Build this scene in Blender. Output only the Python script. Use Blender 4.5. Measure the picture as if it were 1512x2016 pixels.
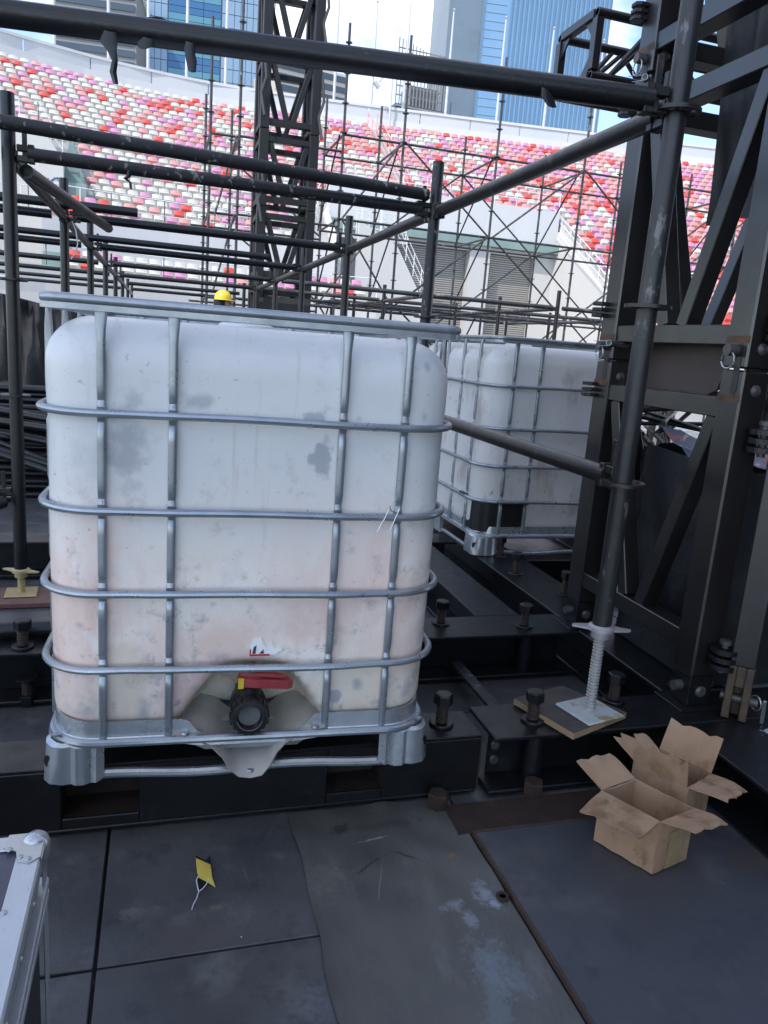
import bpy, bmesh, math, random
from mathutils import Vector, Matrix
random.seed(7)
R = math.radians
for o in list(bpy.data.objects):
    bpy.data.objects.remove(o, do_unlink=True)
scene = bpy.context.scene
COL = scene.collection

# ------------------------------------------------------------------ camera
CAM_H = 1.294
PITCH, ROLL, YAW = R(12.37), R(4.4), R(16.9)
f0 = Vector((math.sin(YAW), math.cos(YAW), 0)); r0 = Vector((math.cos(YAW), -math.sin(YAW), 0)); u0 = Vector((0, 0, 1))
fw = f0*math.cos(PITCH) - u0*math.sin(PITCH)
up = u0*math.cos(PITCH) + f0*math.sin(PITCH)
rt = r0*math.cos(ROLL) + up*math.sin(ROLL)
up2 = up*math.cos(ROLL) - r0*math.sin(ROLL)
cd = bpy.data.cameras.new('camera'); cam = bpy.data.objects.new('camera', cd); COL.objects.link(cam)
m = Matrix.Identity(4)
for i in range(3):
    m[i][0] = rt[i]; m[i][1] = up2[i]; m[i][2] = -fw[i]
m[2][3] = CAM_H
cam.matrix_world = m
cd.sensor_fit = 'VERTICAL'; cd.sensor_height = 36; cd.lens = 36*1483/2016
cd.clip_start = 0.05; cd.clip_end = 3000
scene.camera = cam
scene.render.resolution_x = 768; scene.render.resolution_y = 1024

# ------------------------------------------------------------------ light
SUN_DIR = Vector((-0.55, -0.34, 0.76)).normalized()      # towards the sun
world = bpy.data.worlds.new('World'); scene.world = world; world.use_nodes = True
wn, wl = world.node_tree.nodes, world.node_tree.links
wn.clear()
wo = wn.new('ShaderNodeOutputWorld'); bg = wn.new('ShaderNodeBackground')
sky = wn.new('ShaderNodeTexSky'); sky.sky_type = 'NISHITA'; sky.sun_disc = False
sky.sun_elevation = math.asin(SUN_DIR.z); sky.sun_rotation = math.atan2(SUN_DIR.x, SUN_DIR.y)
sky.air_density = 0.85; sky.dust_density = 0.5; sky.ozone_density = 1.0
tc = wn.new('ShaderNodeTexCoord'); mp = wn.new('ShaderNodeMapping')
mp.inputs['Scale'].default_value = (1, 1, 1.9); mp.inputs['Location'].default_value = (0.1, 1.1, 0.2)
ns = wn.new('ShaderNodeTexNoise'); ns.inputs['Scale'].default_value = 2.3; ns.inputs['Detail'].default_value = 8; ns.inputs['Roughness'].default_value = 0.52
rp = wn.new('ShaderNodeValToRGB'); rp.color_ramp.elements[0].position = 0.50; rp.color_ramp.elements[1].position = 0.64
mxw = wn.new('ShaderNodeMixRGB'); mxw.inputs[2].default_value = (5.7, 5.25, 4.75, 1)
wl.new(tc.outputs['Generated'], mp.inputs['Vector']); wl.new(mp.outputs[0], ns.inputs['Vector'])
wl.new(ns.outputs['Fac'], rp.inputs[0]); wl.new(rp.outputs[0], mxw.inputs[0]); wl.new(sky.outputs[0], mxw.inputs[1])
wl.new(mxw.outputs[0], bg.inputs[0]); bg.inputs[1].default_value = 0.15
wl.new(bg.outputs[0], wo.inputs[0])
sd = bpy.data.lights.new('sun', 'SUN'); sd.energy = 2.0; sd.angle = R(0.5); sd.color = (1, .96, .9)
so = bpy.data.objects.new('sun', sd); COL.objects.link(so)
so.rotation_euler = SUN_DIR.to_track_quat('Z', 'Y').to_euler()
vs = scene.view_settings
vs.view_transform = 'Standard'; vs.look = 'None'; vs.gamma = 1; vs.exposure = 1.3; vs.use_curve_mapping = False

# ------------------------------------------------------------------ materials
def pmat(name, c1, c2=None, scale=4, rough=.5, metal=0., bump=0., bscale=60, spots=None, spots2=None, stretch=(1, 1, 1), rough2=None, detail=6, spec=None, rnd=0, blots=None):
    mt = bpy.data.materials.new(name); mt.use_nodes = True
    n, l = mt.node_tree.nodes, mt.node_tree.links
    b = n['Principled BSDF']
    b.inputs['Roughness'].default_value = rough; b.inputs['Metallic'].default_value = metal
    if spec is not None: b.inputs['Specular IOR Level'].default_value = spec
    t = n.new('ShaderNodeTexCoord'); mpp = n.new('ShaderNodeMapping'); mpp.inputs['Scale'].default_value = stretch
    l.new(t.outputs['Object'], mpp.inputs['Vector'])
    def noise(s, d=detail, loc=None):
        q = n.new('ShaderNodeTexNoise'); q.inputs['Scale'].default_value = s; q.inputs['Detail'].default_value = d
        q.inputs['Roughness'].default_value = .62
        if loc:
            m2 = n.new('ShaderNodeMapping'); m2.inputs['Location'].default_value = loc; m2.inputs['Scale'].default_value = stretch
            l.new(t.outputs['Object'], m2.inputs['Vector']); l.new(m2.outputs[0], q.inputs['Vector'])
        else: l.new(mpp.outputs[0], q.inputs['Vector'])
        return q
    c2 = c2 or tuple(x*.8 for x in c1)
    q = noise(scale); r = n.new('ShaderNodeValToRGB')
    r.color_ramp.elements[0].position = .3; r.color_ramp.elements[1].position = .7
    r.color_ramp.elements[0].color = (*c1, 1); r.color_ramp.elements[1].color = (*c2, 1)
    l.new(q.outputs['Fac'], r.inputs[0]); col = r.outputs[0]
    for k, sp in enumerate((spots, spots2)):
        if not sp: continue
        sc, th, w, ccol = sp
        q2 = noise(sc, 8, (3.1+k*7, 1.7, 5.2)); r2 = n.new('ShaderNodeValToRGB')
        r2.color_ramp.elements[0].position = th; r2.color_ramp.elements[1].position = th+w
        l.new(q2.outputs['Fac'], r2.inputs[0])
        mx = n.new('ShaderNodeMixRGB'); mx.inputs[2].default_value = (*ccol, 1)
        l.new(r2.outputs[0], mx.inputs[0]); l.new(col, mx.inputs[1]); col = mx.outputs[0]
    for (bx, by, rx, ry, rot, st, bc) in (blots or ()):      # single marks at their own place
        m4 = n.new('ShaderNodeMapping'); m4.vector_type = 'TEXTURE'
        m4.inputs['Location'].default_value = (bx, by, 0); m4.inputs['Rotation'].default_value = (0, 0, rot); m4.inputs['Scale'].default_value = (rx, ry, 1e3)
        l.new(t.outputs['Object'], m4.inputs[0])
        ln = n.new('ShaderNodeVectorMath'); ln.operation = 'LENGTH'; l.new(m4.outputs[0], ln.inputs[0])
        q5 = n.new('ShaderNodeTexNoise'); q5.inputs['Scale'].default_value = 45; q5.inputs['Detail'].default_value = 7; q5.inputs['Roughness'].default_value = .7
        l.new(t.outputs['Object'], q5.inputs['Vector'])
        m5 = n.new('ShaderNodeMapRange'); m5.inputs[1].default_value = .3; m5.inputs[2].default_value = .7; m5.inputs[3].default_value = -.8; m5.inputs[4].default_value = .8
        l.new(q5.outputs['Fac'], m5.inputs[0])
        a5 = n.new('ShaderNodeMath'); a5.operation = 'ADD'; l.new(ln.outputs['Value'], a5.inputs[0]); l.new(m5.outputs[0], a5.inputs[1])
        m6 = n.new('ShaderNodeMapRange'); m6.interpolation_type = 'SMOOTHSTEP'; m6.inputs[1].default_value = 1.2; m6.inputs[2].default_value = .2; m6.inputs[3].default_value = 0; m6.inputs[4].default_value = st
        l.new(a5.outputs[0], m6.inputs[0])
        mx = n.new('ShaderNodeMixRGB'); mx.inputs[2].default_value = (*bc, 1)
        l.new(m6.outputs[0], mx.inputs[0]); l.new(col, mx.inputs[1]); col = mx.outputs[0]
    if rnd:
        oi = n.new('ShaderNodeObjectInfo'); m7 = n.new('ShaderNodeMapRange'); m7.inputs[3].default_value = 1-rnd; m7.inputs[4].default_value = 1+rnd
        l.new(oi.outputs['Random'], m7.inputs[0]); vm = n.new('ShaderNodeVectorMath'); vm.operation = 'SCALE'
        l.new(col, vm.inputs[0]); l.new(m7.outputs[0], vm.inputs['Scale']); col = vm.outputs[0]
    l.new(col, b.inputs['Base Color'])
    if rough2 is not None:
        mr = n.new('ShaderNodeMapRange'); mr.inputs[3].default_value = rough; mr.inputs[4].default_value = rough2
        mr.inputs[1].default_value = .35; mr.inputs[2].default_value = .65
        q3 = noise(scale*2.3, 5, (9, 2, 4)); l.new(q3.outputs['Fac'], mr.inputs[0]); l.new(mr.outputs[0], b.inputs['Roughness'])
    if bump:
        q4 = noise(bscale, 4); bp = n.new('ShaderNodeBump'); bp.inputs['Strength'].default_value = bump; bp.inputs['Distance'].default_value = .01
        l.new(q4.outputs['Fac'], bp.inputs['Height']); l.new(bp.outputs[0], b.inputs['Normal'])
    mt['col'] = 0
    return mt
RUST = (.16, .065, .025)
M = {}
M['black'] = pmat('black_paint', (.0045, .005, .0065), (.008, .0085, .0105), 7, .44, 0, .12, 90, (9, .58, .18, (.026, .026, .027)), (11, .69, .06, (.07, .036, .02)), rough2=.33)
M['pipe'] = pmat('pipe_paint', (.0055, .006, .008), (.011, .0115, .0135), 6, .38, 0, .12, 70, (30, .68, .05, (.13, .13, .125)), (13, .66, .12, (.035, .025, .022)), rough2=.30)
M['pipe_grey'] = pmat('pipe_paint_dusty', (.034, .033, .036), (.018, .018, .020), 7, .44, .1, .15, 60, (24, .60, .06, (.15, .145, .14)), (9, .60, .14, (.055, .045, .04)), stretch=(1, 1, .4), rough2=.34)
M['pipe_worn'] = pmat('pipe_paint_worn', (.026, .022, .021), (.014, .014, .015), 8, .38, .1, .12, 70, (14, .58, .1, (.085, .075, .068)), (11, .62, .1, (.05, .03, .022)), rough2=.32)
M['pipe_chip'] = pmat('pipe_paint_chipped', (.010, .011, .014), (.022, .022, .025), 8, .45, 0, .15, 70, (34, .60, .04, (.24, .22, .20)), (12, .64, .08, (.14, .09, .075)), stretch=(1, 1, .5))
M['tower'] = pmat('tower_paint', (.0085, .0070, .0074), (.0130, .0105, .0108), 5, .37, 0, .06, 80, (11, .63, .14, (.030, .026, .025)), (7, .65, .06, (.055, .030, .02)), stretch=(1, 1, .35), rough2=.30, spec=.95)
M['far_tower'] = pmat('far_tower_paint', (.007, .0075, .009), (.012, .012, .0135), 5, .45)
M['rust'] = pmat('rusty_steel', (.045, .023, .014), (.016, .013, .012), 22, .75, 0, .3, 90, (9, .64, .08, (.11, .06, .026)))
M['rustmark'] = pmat('rust_bloom', (.15, .065, .028), (.06, .038, .028), 30, .75, 0, .2, 90, (20, .55, .1, (.035, .03, .03)))
M['rustbare'] = pmat('bare_rusty_steel', (.115, .08, .045), (.06, .042, .03), 30, .6, .3, .2, 120, (14, .5, .1, (.06, .045, .04)))
M['galv'] = pmat('galvanised', (.30, .33, .36), (.40, .43, .46), 9, .36, .62, .03, 60, (6, .58, .2, (.22, .245, .27)), None, rough2=.26)
M['galv2'] = pmat('galvanised_sheet', (.46, .50, .53), (.60, .64, .66), 7, .36, .72, .22, 14, (9, .58, .2, (.33, .35, .37)), (5, .62, .14, (.38, .34, .27)), rough2=.24)
M['galvdust'] = pmat('dusty_galvanised', (.36, .34, .30), (.46, .45, .42), 9, .5, .3, .15, 20, (7, .52, .2, (.40, .34, .25)), (16, .60, .1, (.27, .23, .17)))
M['zinc'] = pmat('zinc_jack', (.38, .37, .37), (.48, .47, .46), 20, .42, .4, .05, 90, (10, .6, .1, (.42, .36, .27)))
M['plate'] = pmat('zinc_plate', (.42, .46, .46), (.55, .58, .56), 16, .55, .2, .06, 80, (18, .54, .08, (.36, .29, .19)), (9, .66, .08, (.24, .15, .08)))
DW = (.16, .16, .155)
M['rubber'] = pmat('rubber_deck', (.056, .058, .061), (.098, .100, .102), 3.5, .48, 0, .10, 90, (6, .55, .2, (.150, .148, .146)), (17, .53, .2, (.045, .048, .054)), rough2=.34, rnd=.10, blots=[
    (-.79, -4.62, .002, .060, .15, .7, DW), (-.83, -4.60, .0015, .05, .2, .5, DW), (-.93, -4.80, .10, .05, .1, .55, (.105, .085, .072)), (-.86, -4.72, .025, .010, .3, .5, (.2, .17, .13)),
    (-.60, -5.02, .16, .07, .2, .5, (.14, .155, .19)), (-.76, -4.55, .12, .10, .3, .45, (.045, .05, .058)), (-.90, -4.66, .05, .03, 0, .5, (.04, .044, .05)), (-1.06, -4.70, .03, .02, 0, .5, DW),
    (-.70, -4.45, .0018, .10, -.5, .55, DW), (-.68, -5.10, .08, .006, .2, .4, DW), (-.98, -5.08, .12, .10, .3, .45, (.055, .06, .075))])
M['mat'] = pmat('rubber_mat', (.072, .074, .071), (.110, .110, .103), 5, .46, 0, .18, 110, (9, .58, .16, (.140, .143, .140)), (3, .55, .2, (.045, .045, .043)), stretch=(1, .4, 1), rough2=.36, blots=[
    (.10, .245, .035, .016, .25, .6, (.24, .28, .31)), (.125, .20, .018, .035, -.2, .6, (.22, .26, .29)), (.19, .27, .035, .05, .3, .65, (.26, .31, .36)), (.215, .24, .03, .02, .3, .6, (.30, .35, .40)),
    (-.18, .40, .05, .07, .1, .7, (.155, .15, .135)), (-.06, .42, .05, .004, .6, .85, (.02, .02, .02)), (-.02, .52, .045, .0035, .15, .8, (.30, .31, .31)), (.04, .44, .06, .004, -.75, .7, (.025, .025, .025)),
    (-.05, .36, .002, .10, -.35, .6, (.22, .22, .21)), (.16, .42, .02, .010, 0, .7, (.22, .13, .07)), (.02, .57, .12, .02, .1, .5, (.05, .05, .05)), (.0, .28, .05, .05, 0, .55, (.06, .06, .058)),
    (.08, -.05, .04, .18, -.3, .5, (.15, .18, .21)), (-.12, -.1, .03, .2, .1, .45, (.06, .06, .065)), (.13, .06, .05, .1, .4, .5, (.16, .19, .23)), (-.10, .58, .03, .02, 0, .6, (.02, .02, .02))])
M['board'] = pmat('deck_board', (.050, .053, .062), (.070, .074, .085), 3, .44, 0, .04, 130, (5, .54, .22, (.100, .102, .108)), (15, .54, .2, (.042, .046, .058)), rough2=.32, blots=[
    (-.16, -.18, .006, .012, .4, .9, (.012, .012, .014)), (.05, .20, .16, .08, .4, .35, (.035, .04, .052)), (-.1, -.3, .2, .12, .2, .4, (.11, .12, .145)), (.30, .44, .10, .06, .2, .5, (.085, .065, .052)),
    (.1, -.05, .18, .003, .5, .35, (.13, .13, .13)), (-.25, .5, .10, .05, .1, .3, (.03, .034, .045)), (.28, .05, .003, .02, .8, .5, (.02, .02, .02))])
M['boardedge'] = pmat('deck_board_edge', (.045, .030, .025), (.075, .045, .033), 12, .7, 0, .2, 80)
M['ply'] = pmat('plywood_face', (.045, .035, .032), (.09, .072, .064), 22, .6, 0, .15, 120, (12, .62, .1, (.17, .13, .10)), stretch=(.4, 1, 1))
M['plyedge'] = pmat('plywood_edge', (.38, .27, .16), (.25, .17, .10), 30, .8, stretch=(1, 1, 12))
M['redply'] = pmat('red_plywood', (.15, .075, .06), (.20, .11, .085), 9, .7, 0, .1, 60)
M['brass'] = pmat('yellow_zinc', (.45, .36, .16), (.55, .45, .25), 20, .5, .3)
M['card'] = pmat('cardboard', (.30, .185, .11), (.40, .265, .165), 7, .85, 0, .25, 40, (9, .52, .14, (.22, .125, .07)), (12, .62, .10, (.13, .08, .048)), stretch=(1, 1, .6))
M['tape'] = pmat('packing_tape', (.40, .29, .15), (.30, .21, .11), 14, .22, 0, .12, 40, (8, .55, .12, (.17, .12, .07)))
M['alu'] = pmat('aluminium_profile', (.50, .53, .57), (.58, .61, .65), 9, .36, .5, .05, 60, (14, .64, .05, (.42, .43, .44)), stretch=(4, 1, 1))
M['steelclip'] = pmat('steel_corner', (.42, .44, .46), (.52, .54, .56), 12, .32, .7)
M['casepanel'] = pmat('case_panel', (.055, .058, .085), (.065, .07, .10), 8, .38, 0, .05, 200)
M['caseside'] = pmat('case_side_panel', (.022, .022, .024), (.032, .032, .034), 12, .5)
M['yellow'] = pmat('yellow_tape', (.62, .48, .06), (.72, .58, .14), 18, .45, 0, .1, 60, (9, .62, .1, (.40, .30, .08)))
M['blacktape'] = pmat('black_tape', (.012, .012, .015), (.02, .02, .024), 14, .35)
M['string'] = pmat('white_string', (.75, .76, .80), (.62, .63, .67), 40, .7)
M['fabric'] = pmat('black_fabric', (.011, .012, .015), (.020, .021, .024), 5, .55, 0, 1.0, 7)
M['redhandle'] = pmat('red_valve_handle', (.34, .04, .045), (.44, .08, .085), 24, .5, 0, .08, 60, (10, .6, .1, (.40, .16, .14)))
M['yellowtag'] = pmat('yellow_tag', (.80, .62, .05), (.7, .5, .05), 20, .5)
M['blackplastic'] = pmat('black_plastic', (.014, .014, .016), (.022, .022, .024), 16, .35, 0, .1, 60, (18, .66, .06, (.12, .12, .12)))
M['greycap'] = pmat('grey_cap', (.10, .105, .10), (.17, .175, .17), 20, .5)
M['paper'] = pmat('torn_paper', (.95, .95, .93), (.86, .86, .84), 30, .8)
M['redprint'] = pmat('red_print', (.55, .03, .05), None, 20, .6)
M['darkprint'] = pmat('dark_print', (.05, .07, .10), None, 20, .6)
M['white'] = pmat('white_wall', (.52, .51, .495), (.475, .47, .46), .35, .75, 0, 0, 60, (.9, .60, .14, (.47, .46, .45)), stretch=(1, 1, .25))
M['grey'] = pmat('grey_wall', (.50, .50, .515), (.55, .55, .56), .4, .75, 0, 0, 60, (.8, .60, .14, (.44, .44, .45)), stretch=(1, 1, .2))
M['concrete'] = pmat('terrace_concrete', (.48, .47, .455), (.42, .41, .40), .8, .85)
M['teal'] = pmat('teal_steps', (.17, .25, .24), (.22, .30, .28), 1, .8)
M['shutter'] = pmat('shutter', (.36, .34, .31), (.30, .285, .26), .6, .5, .2)
M['railwhite'] = pmat('white_rail', (.66, .66, .65), (.6, .6, .59), 3, .4)
M['beige'] = pmat('beige_box', (.50, .45, .38), (.44, .40, .34), .8, .8)
M['glassrail'] = pmat('parapet_glass', (.50, .50, .51), (.44, .46, .48), .3, .3)
M['seat_w'] = pmat('seat_cream', (.50, .49, .44), (.55, .54, .50), 1.5, .5)
M['seat_c'] = pmat('seat_coral', (.58, .24, .24), (.60, .31, .30), 1.5, .5)
M['seat_p'] = pmat('seat_pink', (.50, .21, .36), (.53, .26, .40), 1.5, .5)
M['seat_r'] = pmat('seat_red', (.56, .055, .045), (.60, .08, .065), 1.5, .5)
M['field'] = pmat('field_ground', (.30, .30, .29), (.24, .24, .235), .5, .85, 0, 0, 60, (.15, .55, .1, (.36, .35, .33)))
M['mast'] = pmat('mast_paint', (.52, .53, .55), (.45, .46, .48), 2, .5, .2)
M['farblack'] = pmat('far_black', (.03, .03, .033), (.05, .05, .05), 4, .5)
M['farpipe'] = pmat('far_pipe', (.030, .031, .034), (.06, .06, .062), 5, .42, .1, 0, 60, (9, .58, .1, (.22, .21, .20)))
M['skin'] = pmat('skin', (.34, .18, .12), (.38, .21, .15), 9, .5)
M['hair'] = pmat('hair', (.012, .01, .01), None, 30, .5)
M['helmet'] = pmat('yellow_helmet', (.75, .50, .03), (.80, .56, .05), 6, .3)
M['shirt'] = pmat('grey_shirt', (.33, .34, .35), (.28, .29, .30), 8, .85)
M['hivis'] = pmat('hi_vis', (.62, .70, .06), (.68, .30, .06), 3, .7)
M['print'] = pmat('printed_sheet', (.10, .13, .18), (.30, .34, .40), 5, .4, 0, .3, 9, (5, .52, .06, (.62, .22, .20)), (12, .60, .05, (.75, .76, .78)), stretch=(1, 3, 1))
M['steelpin'] = pmat('steel_pin', (.07, .07, .072), (.12, .115, .11), 20, .48, .5)
M['clip'] = pmat('clip_wire', (.60, .60, .60), None, 20, .28, .8)
M['shav'] = pmat('metal_shavings', (.62, .68, .76), (.45, .50, .58), 60, .4, .3)
M['limewash'] = pmat('paint_smear', (.42, .48, .54), (.30, .34, .38), 40, .7)
M['brownplate'] = pmat('brown_plate', (.055, .038, .034), (.075, .05, .045), 6, .5)
M['roof'] = pmat('shade_roof_cloth', (.03, .03, .032), None, 1, .7)

def glass_mat(name, c, rough=.12, metal=.25):
    return pmat(name, c, tuple(min(1, x*1.25) for x in c), .04, rough, metal, 0, 60, (.06, .55, .15, tuple(x*.8 for x in c)))
M['g_blue'] = glass_mat('tower_glass_pale', (.21, .29, .365))
M['g_deep'] = glass_mat('tower_glass_deep', (.05, .125, .235))
M['g_teal'] = glass_mat('tower_glass_teal', (.10, .225, .27))
M['g_dark'] = glass_mat('dark_glass', (.06, .075, .09))
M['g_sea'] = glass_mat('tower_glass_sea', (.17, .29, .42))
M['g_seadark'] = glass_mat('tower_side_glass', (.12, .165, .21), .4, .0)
M['bld_grey'] = pmat('facade_grey', (.23, .235, .24), (.19, .195, .20), .1, .7)
M['bld_beige'] = pmat('facade_beige', (.50, .47, .42), (.44, .41, .37), .1, .7)
M['fin'] = pmat('facade_fin', (.13, .21, .30), (.16, .24, .33), .1, .4, .3)
M['finlight'] = pmat('facade_fin_light', (.25, .34, .42), (.22, .30, .38), .1, .4, .2)

def hdpe():
    mt = bpy.data.materials.new('white_hdpe'); mt.use_nodes = True
    n, l = mt.node_tree.nodes, mt.node_tree.links
    b = n['Principled BSDF']; b.inputs['Roughness'].default_value = .34
    b.inputs['Subsurface Weight'].default_value = .18; b.inputs['Subsurface Radius'].default_value = (.08, .08, .08); b.inputs['Subsurface Scale'].default_value = .3
    t = n.new('ShaderNodeTexCoord'); sp = n.new('ShaderNodeSeparateXYZ'); l.new(t.outputs['Object'], sp.inputs[0])
    def nz(s, d=6, loc=(0, 0, 0), st=(1, 1, 1), rg=.6):
        mp_ = n.new('ShaderNodeMapping'); mp_.inputs['Location'].default_value = loc; mp_.inputs['Scale'].default_value = st
        q = n.new('ShaderNodeTexNoise'); q.inputs['Scale'].default_value = s; q.inputs['Detail'].default_value = d; q.inputs['Roughness'].default_value = rg
        l.new(t.outputs['Object'], mp_.inputs[0]); l.new(mp_.outputs[0], q.inputs['Vector']); return q.outputs['Fac']
    def mrange(v, a, b_, c=0, d=1):
        q = n.new('ShaderNodeMapRange'); q.inputs[1].default_value = a; q.inputs[2].default_value = b_; q.inputs[3].default_value = c; q.inputs[4].default_value = d
        q.interpolation_type = 'SMOOTHSTEP'; l.new(v, q.inputs[0]); return q.outputs[0]
    def mul(a, b_):
        q = n.new('ShaderNodeMath'); q.operation = 'MULTIPLY'; l.new(a, q.inputs[0])
        if isinstance(b_, float): q.inputs[1].default_value = b_
        else: l.new(b_, q.inputs[1])
        return q.outputs[0]
    def mixc(fac, a, colr):
        q = n.new('ShaderNodeMixRGB'); q.inputs[2].default_value = (*colr, 1); l.new(fac, q.inputs[0])
        if isinstance(a, tuple): q.inputs[1].default_value = (*a, 1)
        else: l.new(a, q.inputs[1])
        return q.outputs[0]
    c = mixc(mrange(nz(3, 4), .35, .7), (.745, .75, .75), (.70, .705, .705))
    low = mrange(sp.outputs['Z'], .85, .35)                       # lower half: pinkish residue, tinted warmer to stand in for bounce light
    c = mixc(mrange(sp.outputs['Z'], .80, .45), c, (.97, .885, .815))  # lower half painted lighter and warmer, standing in for light through the plastic
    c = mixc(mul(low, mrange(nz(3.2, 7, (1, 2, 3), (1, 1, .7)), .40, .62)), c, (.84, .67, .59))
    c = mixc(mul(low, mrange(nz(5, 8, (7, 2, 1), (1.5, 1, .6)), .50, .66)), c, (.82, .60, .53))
    c = mixc(mul(mrange(sp.outputs['Z'], 1.0, .2, .25, 1), mrange(nz(16, 9, (3, 3, 3), rg=.75), .53, .68)), c, (.52, .49, .46))
    c = mixc(mul(mrange(nz(5, 8, (11, 4, 2), (6, 1, .35), .7), .60, .72), .5), c, (.60, .56, .52))
    # dust caked in the valve recess (the part of the front set back from the face)
    my = mrange(sp.outputs['Y'], -.572, -.535); my2 = mrange(sp.outputs['Y'], -.36, -.40)
    ax_ = n.new('ShaderNodeMath'); ax_.operation = 'ABSOLUTE'; l.new(sp.outputs['X'], ax_.inputs[0])
    rec = mul(mul(my, my2), mul(mrange(ax_.outputs[0], .30, .22), mrange(sp.outputs['Z'], .36, .31)))
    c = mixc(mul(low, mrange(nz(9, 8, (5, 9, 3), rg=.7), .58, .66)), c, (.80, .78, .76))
    c = mixc(mul(rec, mrange(nz(14, 7, (2, 5, 3)), .25, .6, .55, 1)), c, (.72, .63, .50))
    c = mixc(mul(rec, mrange(nz(40, 6, (2, 5, 3)), .5, .62)), c, (.58, .48, .35))
    vlow = mrange(sp.outputs['Z'], .33, .17)
    c = mixc(mul(vlow, mrange(nz(15, 5, (4, 4, 1)), .59, .66)), c, (.33, .36, .40))
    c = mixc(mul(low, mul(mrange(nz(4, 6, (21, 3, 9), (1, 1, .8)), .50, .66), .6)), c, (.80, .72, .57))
    c = mixc(mul(mrange(nz(38, 9, (1, 8, 2), (.5, 1, 5), .8), .60, .68), .38), c, (.52, .50, .48))
    c = mixc(mul(mrange(nz(70, 4, (6, 8, 2)), .66, .70), .5), c, (.36, .34, .33))
    # blurred grey blotches, each where it sits on the front
    for (cx, cz, rx, rz, st) in ((-.295, .84, .05, .12, .8), (-.42, .55, .06, .10, .0), (-.14, .94, .05, .022, .7), (.135, .915, .045, .03, .75),
                                 (.15, .82, .035, .055, .85), (-.36, .80, .06, .06, .3), (.235, .92, .014, .014, .7), (.40, .93, .012, .018, .6), (.40, 1.05, .01, .014, .6),
                                 (-.255, .175, .018, .032, .8), (.215, .20, .022, .025, .75), (.275, .225, .014, .024, .75), (.42, .20, .02, .03, .6), (-.075, .315, .03, .018, .6), (-.40, .175, .04, .02, .6), (.33, .175, .03, .012, .5), (-.40, .40, .014, .01, .6), (-.13, .41, .025, .006, .4)):
        if st == 0: continue
        mp_ = n.new('ShaderNodeMapping'); mp_.vector_type = 'POINT'
        mp_.inputs['Location'].default_value = (-cx/rx, 0, -cz/rz); mp_.inputs['Scale'].default_value = (1/rx, 0, 1/rz)
        l.new(t.outputs['Object'], mp_.inputs[0])
        q = n.new('ShaderNodeTexNoise'); q.inputs['Scale'].default_value = 22; q.inputs['Detail'].default_value = 5
        l.new(t.outputs['Object'], q.inputs['Vector'])
        va = n.new('ShaderNodeVectorMath'); va.operation = 'LENGTH'; l.new(mp_.outputs[0], va.inputs[0])
        ad = n.new('ShaderNodeMath'); ad.operation = 'ADD'; l.new(va.outputs['Value'], ad.inputs[0])
        m3 = mrange(q.outputs['Fac'], .3, .7, -.40, .40); l.new(m3, ad.inputs[1])
        sh_ = cx > .1 and rx > .02
        c = mixc(mul(mrange(ad.outputs[0], .95 if sh_ else 1.25, .45 if sh_ else .0), st), c, (.38, .40, .45))
    l.new(c, b.inputs['Base Color'])
    bp = n.new('ShaderNodeBump'); bp.inputs['Strength'].default_value = .12; bp.inputs['Distance'].default_value = .02
    l.new(nz(6, 3, (2, 1, 8)), bp.inputs['Height']); l.new(bp.outputs[0], b.inputs['Normal'])
    return mt
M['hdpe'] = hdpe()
M['hdpe_dirty'] = pmat('dusty_hdpe', (.64, .62, .60), (.72, .71, .71), 2.5, .42, 0, .1, 8, (6, .56, .12, (.48, .44, .40)), (26, .64, .05, (.26, .25, .24)), stretch=(1, 1, .5))
M['hdpe_yellow'] = pmat('yellow_hdpe', (.72, .60, .36), (.76, .70, .55), 2, .45)  # yellow to paler yellow plastic for the far tank
M['recess'] = pmat('dusty_recess', (.46, .38, .28), (.55, .50, .42), 7, .7, 0, .2, 60, (20, .55, .08, (.34, .27, .18)))

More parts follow.
